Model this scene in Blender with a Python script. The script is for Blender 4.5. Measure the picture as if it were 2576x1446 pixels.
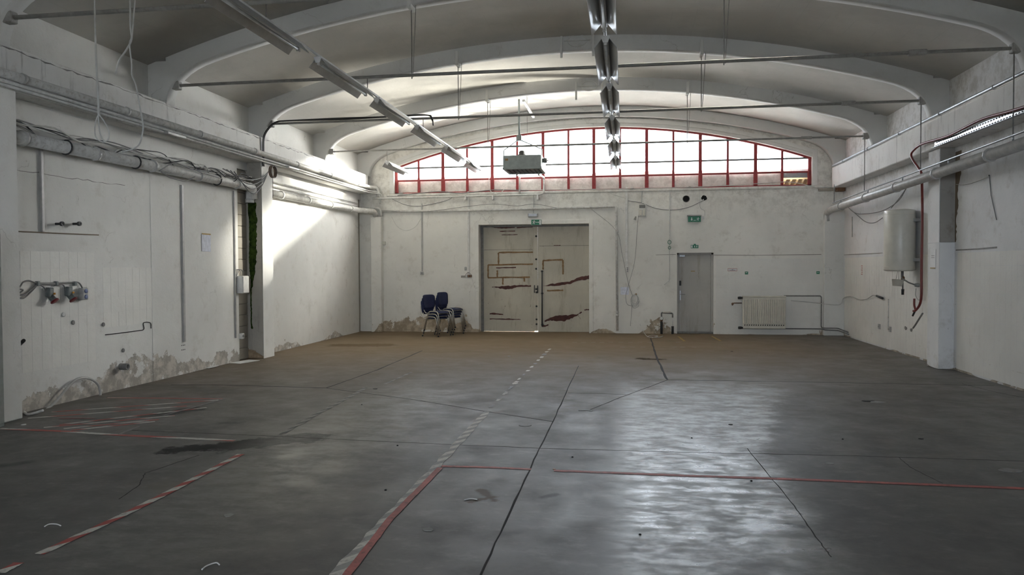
import bpy, bmesh, math, random
import mathutils
from mathutils import Vector, Matrix
random.seed(7)
for o in list(bpy.data.objects): bpy.data.objects.remove(o)
SC = bpy.context.scene
COL = SC.collection

# ------------------------------------------------------------------ camera
F, CX, CY = 1880.0, 1288.0, 723.0            # focal length / centre in pixels of a 2576x1446 frame
CAMZ = 1.62
_s = .0047
Yc = Vector((284., 49., F)).normalized()
Zc = Vector((-_s, 1., -(49. - _s*284.)/F)).normalized()
Xc = Zc.cross(Yc)
if Xc.x < 0: Xc = -Xc
CAM = Vector((0, 0, CAMZ))
def ray(px, py):
    v = Vector((px-CX, CY-py, F)); return Vector((v.dot(Xc), v.dot(Yc), v.dot(Zc)))
def on(px, py, ax, val):
    r = ray(px, py); return CAM + r*((val-CAM[ax])/r[ax])
cam = bpy.data.objects.new('camera', bpy.data.cameras.new('camera')); COL.objects.link(cam)
cam.data.sensor_width = 36; cam.data.lens = F/2576*36; cam.data.clip_end = 300
right = Vector((Xc.x, Yc.x, Zc.x)); up = Vector((Xc.y, Yc.y, Zc.y)); fwd = Vector((Xc.z, Yc.z, Zc.z))
cam.matrix_world = Matrix(((right.x, up.x, -fwd.x, CAM.x), (right.y, up.y, -fwd.y, CAM.y), (right.z, up.z, -fwd.z, CAM.z), (0, 0, 0, 1)))
SC.camera = cam

# ------------------------------------------------------------------ world, sun, exposure
SKY = 8.0
SUN = 39.0
W = bpy.data.worlds.new('overcast'); SC.world = W; W.use_nodes = True
bg = W.node_tree.nodes['Background']; bg.inputs[0].default_value = (0.86, 0.93, 1.05, 1); bg.inputs[1].default_value = SKY
sun = bpy.data.objects.new('sun', bpy.data.lights.new('sun', 'SUN')); COL.objects.link(sun)
sun.data.energy = SUN; sun.data.angle = math.radians(6.0); sun.data.color = (1.0, 0.93, 0.82)
sun.rotation_euler = Vector((-1.0, -.60, -.21)).to_track_quat('-Z', 'Y').to_euler()
haze_fill = bpy.data.objects.new('sun_haze', bpy.data.lights.new('sun_haze', 'SUN')); COL.objects.link(haze_fill)   # second wide sun, added to brighten the left walls like a hazy sky
haze_fill.data.energy = 28.0; haze_fill.data.angle = math.radians(55.0); haze_fill.data.color = (1.0, 0.96, 0.9)
haze_fill.rotation_euler = Vector((-1.0, -.60, -.3)).to_track_quat('-Z', 'Y').to_euler()
def portal(name, loc, sx, sy, d):
    a = bpy.data.lights.new(name, 'AREA'); a.shape = 'RECTANGLE'; a.size = sx; a.size_y = sy; a.cycles.is_portal = True
    o = bpy.data.objects.new(name, a); COL.objects.link(o); o.location = loc
    o.rotation_euler = Vector(d).to_track_quat('-Z', 'Z').to_euler()
SC.view_settings.view_transform = 'Standard'; SC.view_settings.look = 'None'
SC.view_settings.exposure = 1.35; SC.view_settings.gamma = 1.0; SC.view_settings.use_curve_mapping = False
YB, XL, XR = 18.7, -6.8, 5.1
YF = -7.0                                    # wall behind the camera
portal('window_portal', (-.75, YB+.25, 4.45), 10.6, 1.6, (0, -1, 0))
portal('front_portal', (-.85, YF-.1, 2.95), 9.0, 1.3, (0, 1, 0))

def B(x, y, d=0.): return on(x, y, 1, YB-d)
def L(x, y, d=0.): return on(x, y, 0, XL+d)
def R(x, y, d=0.): return on(x, y, 0, XR-d)
def P(x, y, Y): return on(x, y, 1, Y)
def FL(x, y, z=0.): return on(x, y, 2, z)

# ------------------------------------------------------------------ materials
MATS = {}
class NT:
    def __init__(s, name):
        s.m = bpy.data.materials.new(name); s.m.use_nodes = True; s.t = s.m.node_tree
        s.b = s.t.nodes['Principled BSDF']; s.geo = None; MATS[name] = s.m
    def n(s, typ, **kw):
        k = s.t.nodes.new(typ)
        for a, v in kw.items(): setattr(k, a, v)
        return k
    def l(s, a, b): s.t.links.new(a, b)
    def put(s, sock, v):
        if hasattr(v, 'is_output') or isinstance(v, bpy.types.NodeSocket): s.l(v, sock)
        else: sock.default_value = v
    def pos(s):
        if not s.geo: s.geo = s.n('ShaderNodeNewGeometry')
        return s.geo.outputs['Position']
    def xyz(s):
        k = s.n('ShaderNodeSeparateXYZ'); s.l(s.pos(), k.inputs[0]); return k.outputs
    def math(s, op, a, b=0., c=0., clamp=False):
        k = s.n('ShaderNodeMath', operation=op); k.use_clamp = clamp
        for i, v in enumerate((a, b, c)): s.put(k.inputs[i], v)
        return k.outputs[0]
    def noise(s, scale, detail=4, rough=.6, vec=None, stretch=None, off=0):
        k = s.n('ShaderNodeTexNoise'); k.inputs['Scale'].default_value = scale; k.inputs['Detail'].default_value = detail; k.inputs['Roughness'].default_value = rough
        v = vec or s.pos()
        if stretch or off:
            mp = s.n('ShaderNodeMapping'); mp.inputs['Scale'].default_value = stretch or (1, 1, 1); mp.inputs['Location'].default_value = (off, off*.7, off*1.3); s.l(v, mp.inputs[0]); v = mp.outputs[0]
        s.l(v, k.inputs['Vector']); return k.outputs['Fac']
    def ramp(s, f, a, b):                       # smooth 0..1 as f goes a..b
        k = s.n('ShaderNodeMapRange', interpolation_type='SMOOTHSTEP'); s.put(k.inputs[0], f)
        s.put(k.inputs[1], a); s.put(k.inputs[2], b); return k.outputs[0]
    def mix(s, f, a, b):
        k = s.n('ShaderNodeMix', data_type='RGBA'); s.put(k.inputs[0], f)
        for i, v in ((6, a), (7, b)):
            s.put(k.inputs[i], v if not isinstance(v, tuple) else (*v, 1))
        return k.outputs[2]
    def bump(s, h, dist=.01, strength=.5):
        k = s.n('ShaderNodeBump'); k.inputs['Distance'].default_value = dist; k.inputs['Strength'].default_value = strength
        s.l(h, k.inputs['Height']); s.l(k.outputs[0], s.b.inputs['Normal'])
    def col(s, c): s.put(s.b.inputs['Base Color'], c if not isinstance(c, tuple) else (*c, 1))
    def set(s, rough=.6, metal=0., spec=.5):
        s.put(s.b.inputs['Roughness'], rough); s.b.inputs['Metallic'].default_value = metal; s.b.inputs['Specular IOR Level'].default_value = spec; return s.m

def simple(name, c, rough=.6, metal=0., spec=.5, var=.12, scale=9., dirt=None, dirtamt=.0):
    t = NT(name); n = t.noise(scale, 4)
    lo = tuple(max(0, v*(1-var)) for v in c); hi = tuple(min(1, v*(1+var)) for v in c)
    o = t.mix(t.ramp(n, .3, .7), lo, hi)
    if dirt: o = t.mix(t.math('MULTIPLY', t.ramp(t.noise(scale*2.3, 6, .7, off=3), .5, .66), dirtamt), o, dirt)
    t.col(o); return t.set(rough, metal, spec)

def plaster(name, base=(.76, .75, .72), peel=.0, peelcol=(.33, .27, .2), wear=.35, streak=0., cracks=True, rough=.85, zones=(), grime=0.):
    t = NT(name); x = t.xyz()
    c = t.mix(t.ramp(t.noise(.55, 5, .6), .35, .7), tuple(v*.9 for v in base), tuple(min(1, v*1.05) for v in base))
    c = t.mix(t.math('MULTIPLY', t.ramp(t.noise(3.2, 7, .72, off=5), .52, .72), wear), c, tuple(v*k for v, k in zip(base, (.66, .63, .58))))
    c = t.mix(t.math('MULTIPLY', t.ramp(t.noise(16, 5, .8, off=9), .645, .71), wear*1.1), c, (.24, .22, .2))
    if cracks:
        v = t.n('ShaderNodeTexVoronoi', feature='DISTANCE_TO_EDGE'); v.inputs['Scale'].default_value = .7
        wv = t.n('ShaderNodeVectorMath', operation='ADD'); t.l(t.pos(), wv.inputs[0])
        nz = t.n('ShaderNodeTexNoise'); nz.inputs['Scale'].default_value = 2.; nz.inputs['Detail'].default_value = 6; t.l(t.pos(), nz.inputs['Vector'])
        sc = t.n('ShaderNodeVectorMath', operation='SCALE'); sc.inputs['Scale'].default_value = .9; t.l(nz.outputs['Color'], sc.inputs[0]); t.l(sc.outputs[0], wv.inputs[1]); t.l(wv.outputs[0], v.inputs['Vector'])
        cr = t.math('MULTIPLY', t.math('SUBTRACT', 1., t.ramp(v.outputs['Distance'], .0, .006)), t.math('MULTIPLY', t.ramp(t.noise(1.1, 3, off=12), .5, .62), .35))
        c = t.mix(cr, c, (.2, .18, .16))
    if streak:
        st = t.math('MULTIPLY', t.ramp(t.noise(7, 5, .7, stretch=(1.2, 1.2, .12), off=2), .56, .72), streak)
        c = t.mix(st, c, tuple(v*.5 for v in base))
    hgt = t.noise(20, 6, .7)
    if grime:                                   # soot and water runs below the top edges
        g = t.math('MULTIPLY', t.ramp(t.math('ADD', x[2], t.math('MULTIPLY', t.math('SUBTRACT', t.noise(2.2, 6, .7, stretch=(1.4, 1.4, .25), off=44), .5), 1.6)), 2.75, 3.5), grime)
        c = t.mix(t.math('MULTIPLY', g, t.ramp(t.noise(5, 7, .75, off=47), .42, .62)), c, (.3, .27, .23))
    if peel:
        top = t.math('MULTIPLY', t.ramp(t.noise(.55, 3, .5, off=21), .5, .75), peel)
        for (ax, u0, u1, h) in zones:
            z_ = t.math('MULTIPLY', t.math('MULTIPLY', t.ramp(x[ax], u0-.25, u0+.1), t.ramp(x[ax], u1+.25, u1-.1)), h)
            top = t.math('MAXIMUM', top, z_)
        edge = t.math('MULTIPLY', top, t.math('ADD', 1., t.math('MULTIPLY', t.math('SUBTRACT', t.noise(2.6, 9, .66, off=17), .53), 3.0)))
        spots = t.math('MULTIPLY', t.ramp(t.noise(5.5, 6, .7, off=77), .64, .67), t.ramp(x[2], .9, .2))
        edge = t.math('MAXIMUM', edge, t.math('MULTIPLY', spots, t.math('ADD', x[2], .02)))
        mk = t.ramp(t.math('SUBTRACT', edge, x[2]), -.004, .012)
        pc = t.mix(t.ramp(t.noise(6, 6, .7, off=31), .42, .62), peelcol, tuple(min(1, v*1.5+.03) for v in peelcol)); pc = t.mix(t.ramp(t.noise(3.4, 7, .7, off=35), .56, .6), pc, tuple(v*.92 for v in base))
        c = t.mix(mk, c, pc); hgt = t.math('SUBTRACT', hgt, t.math('MULTIPLY', mk, 1.2))
    t.col(c); t.bump(hgt, .006, .55); return t.set(rough, spec=.3)

M_wall = plaster('painted_plaster', peel=.0, wear=.3)
M_wallb = plaster('painted_plaster_back_wall', base=(.82, .80, .75), peel=.3, wear=.5, grime=.38, zones=((0, -6.2, -3.95, .34), (0, .55, 1.05, .3), (0, -.7, -.4, .12)))
M_walll = plaster('painted_plaster_left_wall', peel=.22, peelcol=(.36, .33, .29), wear=.45, zones=((1, 8.95, 10.5, .36), (1, 10.5, 12.4, .2), (1, 7.6, 8.9, .22), (1, 13.3, 14.8, .12)))
M_wallr = plaster('painted_plaster_right_wall', base=(.75, .75, .75), peel=.16, peelcol=(.3, .26, .21), wear=.55, grime=.4, zones=((1, 10.4, 11.2, .22), (1, 13.1, 14.5, .1)))
M_beam = plaster('painted_concrete_beam', base=(.76, .75, .73), wear=.65, streak=.85)
M_pillar = plaster('bare_plaster_pillar', base=(.44, .41, .36), wear=.6, streak=.5, peel=.4, peelcol=(.3, .22, .14))
M_rib = plaster('grey_painted_rib', base=(.68, .675, .66), wear=.3)
M_tile = plaster('painted_tile', base=(.79, .775, .735), wear=.22, cracks=False, rough=.45)
M_block = plaster('grey_concrete_block', base=(.36, .33, .28), wear=.6, cracks=False)
M_rawc = plaster('raw_concrete', base=(.34, .32, .29), wear=.8, cracks=False)
M_brown = plaster('brown_rubble', base=(.2, .155, .11), wear=.8, cracks=False)

def vaultmat():
    t = NT('vault_plaster'); base = (.47, .455, .42)
    c = t.mix(t.ramp(t.noise(.8, 5, .6), .35, .7), tuple(v*.88 for v in base), tuple(v*1.06 for v in base))
    w = t.n('ShaderNodeTexBrick'); w.offset = .5
    mp = t.n('ShaderNodeMapping'); mp.inputs['Rotation'].default_value = (0, 0, math.pi/2); t.l(t.pos(), mp.inputs[0]); t.l(mp.outputs[0], w.inputs['Vector'])
    w.inputs['Scale'].default_value = 1.; w.inputs['Brick Width'].default_value = 1.4; w.inputs['Row Height'].default_value = .36; w.inputs['Mortar Size'].default_value = .012; w.inputs['Mortar Smooth'].default_value = .6
    mk = t.math('MULTIPLY', w.outputs['Fac'], t.math('MULTIPLY', t.ramp(t.noise(1.6, 4, off=4), .45, .6), .16))
    c = t.mix(mk, c, (.33, .31, .28))
    c = t.mix(t.math('MULTIPLY', t.ramp(t.noise(5, 7, .75, stretch=(1, .35, 1), off=8), .55, .7), .3), c, (.4, .37, .33))
    t.col(c)
    h = t.math('SUBTRACT', t.noise(9, 7, .7, stretch=(1, .4, 1)), t.math('MULTIPLY', w.outputs['Fac'], .04)); t.bump(h, .012, .3)
    return t.set(.9, spec=.2)
M_vault = vaultmat()

def ell(t, p, q, half, nz, amp, soft=.12):
    """noise-edged capsule stain on the floor from p to q"""
    x = t.xyz(); d = (q-p); Ln = d.length; d = d/Ln
    ax = t.math('ADD', t.math('MULTIPLY', t.math('SUBTRACT', x[0], p.x), d.x), t.math('MULTIPLY', t.math('SUBTRACT', x[1], p.y), d.y))
    ay = t.math('ADD', t.math('MULTIPLY', t.math('SUBTRACT', x[0], p.x), -d.y), t.math('MULTIPLY', t.math('SUBTRACT', x[1], p.y), d.x))
    cl = t.math('SUBTRACT', ax, t.math('MINIMUM', t.math('MAXIMUM', ax, 0.), Ln))
    r = t.math('SQRT', t.math('ADD', t.math('MULTIPLY', cl, cl), t.math('MULTIPLY', ay, ay)))
    r = t.math('ADD', r, t.math('MULTIPLY', t.math('SUBTRACT', nz, .5), amp))
    return t.math('SUBTRACT', 1., t.ramp(r, half-soft*.5, half+soft*.5))

def floormat():
    t = NT('worn_concrete_floor'); x = t.xyz()
    big = t.noise(.5, 5, .62); mid = t.noise(2.4, 7, .68, off=3); fine = t.noise(9, 8, .72, stretch=(.55, 1, 1), off=6)
    nd = t.noise(5, 6, .7, off=14)
    c = t.mix(t.ramp(big, .35, .68), (.094, .087, .078), (.124, .115, .102))
    c = t.mix(t.math('MULTIPLY', t.ramp(mid, .45, .7), .5), c, (.075, .07, .064))
    c = t.mix(t.math('MULTIPLY', t.ramp(fine, .5, .7), .6), c, (.175, .165, .148))
    # brown dust carried in from the doors, thickest by the back wall
    dust = t.math('MULTIPLY', t.ramp(t.math('ADD', x[1], t.math('MULTIPLY', mid, 2.4)), 7.5, 17.5), t.ramp(t.math('ADD', x[0], t.math('MULTIPLY', big, 3.)), 7.5, 2.5))
    c = t.mix(t.math('MULTIPLY', dust, .85), c, (.225, .165, .1))
    c = t.mix(t.math('MULTIPLY', t.ramp(t.noise(1.1, 6, .7, off=40), .56, .72), .45), c, (.12, .092, .06))
    # specks
    c = t.mix(t.math('MULTIPLY', t.ramp(t.noise(26, 3, .6, off=50), .75, .78), .7), c, (.04, .035, .03))
    rough = t.math('ADD', .5, t.math('MULTIPLY', t.math('SUBTRACT', mid, .5), .5))
    # traffic lane to the doors: dull; coating still glossy to its right
    lane = t.math('ADD', x[0], t.math('MULTIPLY', t.math('SUBTRACT', mid, .5), .5))
    rgt = t.math('ADD', 1.2, t.math('MULTIPLY', t.ramp(x[1], 6.5, 10.), .75))
    gl = t.math('MULTIPLY', t.ramp(lane, -.2, .12), t.ramp(t.math('SUBTRACT', lane, rgt), .12, -.12))
    gl = t.math('MULTIPLY', gl, t.ramp(t.math('ADD', x[1], t.math('MULTIPLY', mid, 2.)), 13.0, 10.0))
    gl2 = t.math('MULTIPLY', t.ramp(lane, -3.7, -3.1), t.ramp(lane, -1.9, -2.5))
    gl2 = t.math('MULTIPLY', t.math('MULTIPLY', gl2, t.ramp(x[1], 11., 9.)), .55)
    gl = t.math('MAXIMUM', gl, gl2)
    patch = t.ramp(t.math('ADD', t.math('MULTIPLY', t.noise(8, 8, .74, stretch=(.5, 1, 1), off=70), .75), t.math('MULTIPLY', mid, .35)), .44, .66)
    rg = t.math('ADD', .27, t.math('MULTIPLY', patch, .25))
    k = t.n('ShaderNodeMix', data_type='FLOAT'); t.l(gl, k.inputs[0]); t.l(rough, k.inputs[2]); t.l(rg, k.inputs[3]); rough = k.outputs[0]
    rough = t.math('MINIMUM', t.math('ADD', rough, t.math('MULTIPLY', dust, .28)), .85)
    # damp stains
    wet = None
    def st(a, b, half, amp, amt, soft=.1, colr=(.028, .027, .025)):
        nonlocal c, wet
        mk = t.math('MULTIPLY', ell(t, FL(*a), FL(*b), half, nd, amp, soft), amt)
        c = t.mix(mk, c, colr); wet = mk if wet is None else t.math('MAXIMUM', wet, mk)
    st((440, 1132), (560, 1124), .13, .55, .95); st((560, 1122), (770, 1102), .2, .55, .95)
    st((390, 1045), (480, 1030), .16, .35, .6); st((560, 1064), (600, 1064), .05, .2, .6)
    st((1615, 902), (1655, 904), .12, .4, .6); st((1185, 1262), (1240, 1250), .035, .14, .8, .04, (.085, .055, .03)); st((1210, 1232), (1242, 1258), .035, .12, .8, .04, (.085, .055, .03))
    st((1365, 1250), (1400, 1243), .03, .1, .6, .05); st((860, 868), (960, 868), .3, .6, .45, .2, (.13, .1, .07)); st((0, 1172), (70, 1163), .06, .2, .6)
    st((1985, 1320), (2015, 1324), .035, .1, .95, .03, (.02, .02, .018)); st((300, 960), (560, 985), .2, .6, .3, .3)
    t.col(c); t.put(t.b.inputs['Roughness'], rough)
    t.bump(t.noise(30, 5, .7, stretch=(.5, 1, 1), off=60), .002, .2)
    t.put(t.b.inputs['Specular IOR Level'], t.math('SUBTRACT', t.math('ADD', .4, t.math('MULTIPLY', gl, .45)), t.math('ADD', t.math('MULTIPLY', dust, .25), t.math('MULTIPLY', wet, .38))))
    return t.m
M_floor = floormat()

M_tie = simple('dark_grey_painted_tie', (.2, .195, .185), .6, dirt=(.12, .09, .07), dirtamt=.5)
M_white = simple('white_gloss_paint', (.68, .67, .64), .45, dirt=(.4, .36, .3), dirtamt=.35)
M_pipe = simple('white_painted_pipe', (.62, .61, .58), .5, dirt=(.33, .29, .24), dirtamt=.5)
M_greypipe = simple('grey_plastic_pipe', (.44, .43, .41), .45)
M_steel = simple('dull_galvanised_steel', (.42, .43, .44), .42, .8)
M_alu = simple('bright_aluminium_reflector', (.55, .56, .57), .3, .55, var=.06)
M_rail = simple('light_rail_enamel', (.78, .78, .77), .35)
M_rod = simple('grey_painted_tie_rod', (.33, .32, .3), .55, dirt=(.2, .17, .14), dirtamt=.4)
M_dark = simple('black_rubber', (.03, .03, .03), .55)
M_cable = simple('grey_cable', (.2, .195, .19), .55)
M_wcable = simple('pale_cable', (.52, .51, .48), .5)
M_red = simple('red_window_paint', (.30, .03, .032), .5, dirt=(.16, .02, .02), dirtamt=.6)
M_redhose = simple('dark_red_hose', (.17, .025, .02), .4)
M_heater = simple('grey_green_enamel', (.24, .27, .27), .45)
M_grille = simple('black_grille', (.02, .022, .028), .5)
M_boiler = simple('cream_enamel', (.66, .64, .57), .3, var=.04)
M_brass = simple('dull_brass_copper', (.2, .11, .06), .45, .6)
M_radi = simple('cream_radiator_paint', (.72, .68, .58), .5, var=.05)
M_green = simple('sign_green', (.012, .17, .085), .4, var=.05)
M_paper = simple('white_paper', (.75, .75, .75), .6, var=.04)
M_sleeve = simple('clear_plastic_sleeve', (.74, .76, .84), .15, var=.12, scale=20)
M_ink = simple('grey_ink', (.25, .25, .25), .7)
M_inkred = simple('red_ink', (.45, .12, .1), .7)
M_plast = simple('white_plastic', (.7, .69, .66), .4)
M_sock = simple('grey_socket_plastic', (.17, .19, .185), .5)
M_sred = simple('red_socket_lid', (.16, .01, .015), .4)
M_orange = simple('orange_clip', (.6, .26, .03), .5)
M_blue = simple('blue_socket_face', (.12, .16, .3), .5)
M_chairblue = simple('navy_chair_fabric', (.018, .026, .085), .7, var=.2, scale=40)
M_chairdk = simple('black_blue_plastic', (.014, .017, .032), .45)
M_chrome = simple('worn_chrome_tube', (.55, .53, .49), .3, .9)
M_wood = simple('weathered_wood', (.38, .26, .14), .7)
M_yellow = simple('worn_yellow_paint', (.34, .22, .05), .7)
M_joint = simple('dark_floor_joint', (.03, .028, .025), .9)
M_void = simple('dark_void', (.008, .008, .008), .9)
M_rust = simple('maroon_primer', (.085, .028, .022), .75, var=.3)
M_tapebrown = simple('brown_tape_residue', (.23, .135, .06), .75, var=.25, scale=30)
M_cab = simple('grey_green_cabinet', (.2, .21, .19), .5)
M_redtape = simple('faded_red_tape', (.42, .11, .09), .6, var=.2, dirt=(.12, .06, .05), dirtamt=.6)
M_dust = simple('pale_rubble', (.3, .29, .27), .9)

def doormat(name, base):
    t = NT(name)
    c = t.mix(t.ramp(t.noise(1.2, 5, .6), .35, .7), tuple(v*.85 for v in base), base)
    c = t.mix(t.math('MULTIPLY', t.ramp(t.noise(4, 6, .7, stretch=(1.6, 1, .3), off=3), .5, .7), .5), c, (.3, .25, .18))
    c = t.mix(t.math('MULTIPLY', t.ramp(t.noise(12, 6, .75, stretch=(1, 1, .5), off=7), .63, .7), .75), c, (.14, .08, .05))
    t.col(c); t.bump(t.noise(3, 3), .01, .3); return t.set(.55)
M_door = doormat('cream_steel_door_paint', (.55, .51, .42))
M_door2 = doormat('grey_door_paint', (.5, .485, .45))

def mossmat():
    t = NT('green_moss'); n = t.noise(14, 8, .75)
    c = t.mix(t.ramp(n, .35, .65), (.014, .026, .006), (.06, .1, .018)); t.col(c); t.bump(n, .03, 1.); return t.set(.95, spec=.1)
M_moss = mossmat()

def glassmat():
    t = NT('dusty_window_glass'); out = t.t.nodes['Material Output']
    tr = t.n('ShaderNodeBsdfTransparent'); tr.inputs[0].default_value = (.93, .95, .95, 1)
    gl = t.n('ShaderNodeBsdfGlossy'); gl.inputs['Roughness'].default_value = .05
    df = t.n('ShaderNodeBsdfTranslucent'); df.inputs[0].default_value = (.8, .8, .78, 1)
    fr = t.n('ShaderNodeFresnel'); fr.inputs[0].default_value = 1.45
    a = t.n('ShaderNodeMixShader'); t.l(t.math('MULTIPLY', fr.outputs[0], .6), a.inputs[0]); t.l(tr.outputs[0], a.inputs[1]); t.l(gl.outputs[0], a.inputs[2])
    b = t.n('ShaderNodeMixShader'); t.l(t.math('MULTIPLY', t.ramp(t.noise(3, 5), .4, .7), .12), b.inputs[0]); t.l(a.outputs[0], b.inputs[1]); t.l(df.outputs[0], b.inputs[2])
    t.l(b.outputs[0], out.inputs[0]); return t.m
M_glass = glassmat()

def tapemat(name, a, b, d, pitch=.4, skew=.6):
    """printed stripes along a tape running in direction d"""
    t = NT(name); x = t.xyz()
    u = t.math('ADD', t.math('MULTIPLY', x[0], d[0]), t.math('MULTIPLY', x[1], d[1]))
    v = t.math('ADD', t.math('MULTIPLY', x[0], -d[1]), t.math('MULTIPLY', x[1], d[0]))
    s = t.math('FRACT', t.math('DIVIDE', t.math('ADD', u, t.math('MULTIPLY', v, skew*3)), pitch))
    c = t.mix(t.ramp(s, .48, .52), a, b)
    c = t.mix(t.math('MULTIPLY', t.ramp(t.noise(18, 6, .75), .48, .66), .55), c, (.2, .18, .16))
    t.col(c); return t.set(.6)

# ------------------------------------------------------------------ mesh helpers
LOC = {}
class MB:
    def __init__(s): s.v = []; s.f = []; s.sm = []
    def add(s, vs, fs, smooth=False):
        o = len(s.v); s.v += [Vector(v) for v in vs]; s.f += [tuple(i+o for i in f) for f in fs]; s.sm += [smooth]*len(fs); return s
    def box(s, a, b):
        (x0, y0, z0), (x1, y1, z1) = a, b
        x0, x1 = min(x0, x1), max(x0, x1); y0, y1 = min(y0, y1), max(y0, y1); z0, z1 = min(z0, z1), max(z0, z1)
        return s.add([(x0, y0, z0), (x1, y0, z0), (x1, y1, z0), (x0, y1, z0), (x0, y0, z1), (x1, y0, z1), (x1, y1, z1), (x0, y1, z1)],
                     [(0, 3, 2, 1), (4, 5, 6, 7), (0, 1, 5, 4), (1, 2, 6, 5), (2, 3, 7, 6), (3, 0, 4, 7)])
    def bbox(s, a, b, e=.01):                    # box with chamfered edges
        a = Vector(a); b = Vector(b); lo = Vector(map(min, a, b)); hi = Vector(map(max, a, b)); e = min(e, *[(hi[i]-lo[i])*.45 for i in range(3)])
        vs = []; idx = {}
        for sx in (0, 1):
            for sy in (0, 1):
                for sz in (0, 1):
                    c = [(lo, hi)[q][i] for i, q in enumerate((sx, sy, sz))]; sg = [1 if q == 0 else -1 for q in (sx, sy, sz)]
                    for k in range(3):
                        p = [c[i]+(0 if i == k else sg[i]*e) for i in range(3)]; idx[(sx, sy, sz, k)] = len(vs); vs.append(p)
        fs = []
        for k in range(3):
            u, w = (k+1) % 3, (k+2) % 3
            for q in (0, 1):
                lst = []
                for (a_, b_) in ((0, 0), (1, 0), (1, 1), (0, 1)):
                    t = [0, 0, 0]; t[k] = q; t[u] = a_; t[w] = b_; lst.append(idx[(*t, k)])
                fs.append(tuple(lst if q else lst[::-1]))
            for (a_, b_) in ((0, 0), (0, 1), (1, 0), (1, 1)):
                t0 = [0, 0, 0]; t1 = [0, 0, 0]; t0[u] = t1[u] = a_; t0[w] = t1[w] = b_; t1[k] = 1
                fs.append((idx[(*t0, u)], idx[(*t1, u)], idx[(*t1, w)], idx[(*t0, w)]))
        for sx in (0, 1):
            for sy in (0, 1):
                for sz in (0, 1): fs.append(tuple(idx[(sx, sy, sz, k)] for k in range(3)))
        return s.add(vs, fs)
    def prism(s, poly, d):                       # poly: 3D points, extruded by vector d
        n = len(poly); p = [Vector(q) for q in poly]; d = Vector(d)
        return s.add(p+[q+d for q in p], [tuple(range(n))[::-1], tuple(range(n, 2*n))]+[(i, (i+1) % n, n+(i+1) % n, n+i) for i in range(n)])
    def tube(s, pts, r, n=8, cap=True):
        pts = [Vector(p) for p in pts]
        rr = r if isinstance(r, (list, tuple)) else [r]*len(pts)
        t0 = (pts[1]-pts[0]).normalized(); a = t0.orthogonal().normalized(); vs = []
        for i, p in enumerate(pts):
            t = ((pts[min(i+1, len(pts)-1)]-p).normalized()+(p-pts[max(i-1, 0)]).normalized())
            t = t.normalized() if t.length > 1e-6 else t0
            a = (a-t*a.dot(t)); a = a.normalized() if a.length > 1e-6 else t.orthogonal().normalized(); b = t.cross(a)
            vs += [p+(a*math.cos(2*math.pi*k/n)+b*math.sin(2*math.pi*k/n))*rr[i] for k in range(n)]
        m = len(pts)
        s.add(vs, [(i*n+k, i*n+(k+1) % n, (i+1)*n+(k+1) % n, (i+1)*n+k) for i in range(m-1) for k in range(n)], True)
        if cap:
            o = len(s.v)-m*n; s.f += [tuple(o+k for k in range(n))[::-1], tuple(o+(m-1)*n+k for k in range(n))]; s.sm += [False, False]
        return s
    def lathe(s, c, prof, axis=(0, 0, 1), n=24):
        c = Vector(c); ax = Vector(axis).normalized(); a = ax.orthogonal().normalized(); b = ax.cross(a); vs = []
        for r, h in prof: vs += [c+ax*h+(a*math.cos(2*math.pi*k/n)+b*math.sin(2*math.pi*k/n))*r for k in range(n)]
        m = len(prof)
        s.add(vs, [(i*n+k, i*n+(k+1) % n, (i+1)*n+(k+1) % n, (i+1)*n+k) for i in range(m-1) for k in range(n)], True)
        o = len(s.v)-m*n; s.f += [tuple(o+k for k in range(n))[::-1], tuple(o+(m-1)*n+k for k in range(n))]; s.sm += [False, False]
        return s
    def strip(s, pts, w, up, th=.001, jag=0.):   # flat ribbon on a surface with normal up
        pts = [Vector(p) for p in pts]; up = Vector(up); a = []; b = []
        for i, p in enumerate(pts):
            t = (pts[min(i+1, len(pts)-1)]-pts[max(i-1, 0)]).normalized(); n = up.cross(t).normalized()
            ww = w[i] if isinstance(w, (list, tuple)) else w
            a.append(p+n*(ww*.5*(1+random.uniform(-jag, jag)))); b.append(p-n*(ww*.5*(1+random.uniform(-jag, jag))))
        m = len(pts); vs = a+b+[v+up*th for v in a]+[v+up*th for v in b]
        fs = []
        for i in range(m-1):
            fs += [(2*m+i, 2*m+i+1, 3*m+i+1, 3*m+i), (i, m+i, m+i+1, i+1), (i, i+1, 2*m+i+1, 2*m+i), (m+i, 3*m+i, 3*m+i+1, m+i+1)]
        fs += [(0, 2*m, 3*m, m), (m-1, 2*m-1, 4*m-1, 3*m-1)]
        return s.add(vs, fs)
    def build(s, name, mat, parent=None, origin=None, merge=False):
        me = bpy.data.meshes.new(name)
        xs = [[v[i] for v in s.v] for i in range(3)]
        o = Vector(origin) if origin else Vector(((min(xs[0])+max(xs[0]))/2, (min(xs[1])+max(xs[1]))/2, min(xs[2])))
        me.from_pydata([v-o for v in s.v], [], s.f); me.polygons.foreach_set('use_smooth', s.sm); me.materials.append(mat)

        bm = bmesh.new(); bm.from_mesh(me)
        if merge: bmesh.ops.remove_doubles(bm, verts=bm.verts, dist=.0005)
        bmesh.ops.recalc_face_normals(bm, faces=bm.faces); bm.to_mesh(me); bm.free()
        ob = bpy.data.objects.new(name, me); COL.objects.link(ob)
        if parent: ob.parent = parent; ob.location = o-LOC[parent]
        else: ob.location = o
        LOC[ob] = o; return ob
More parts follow.
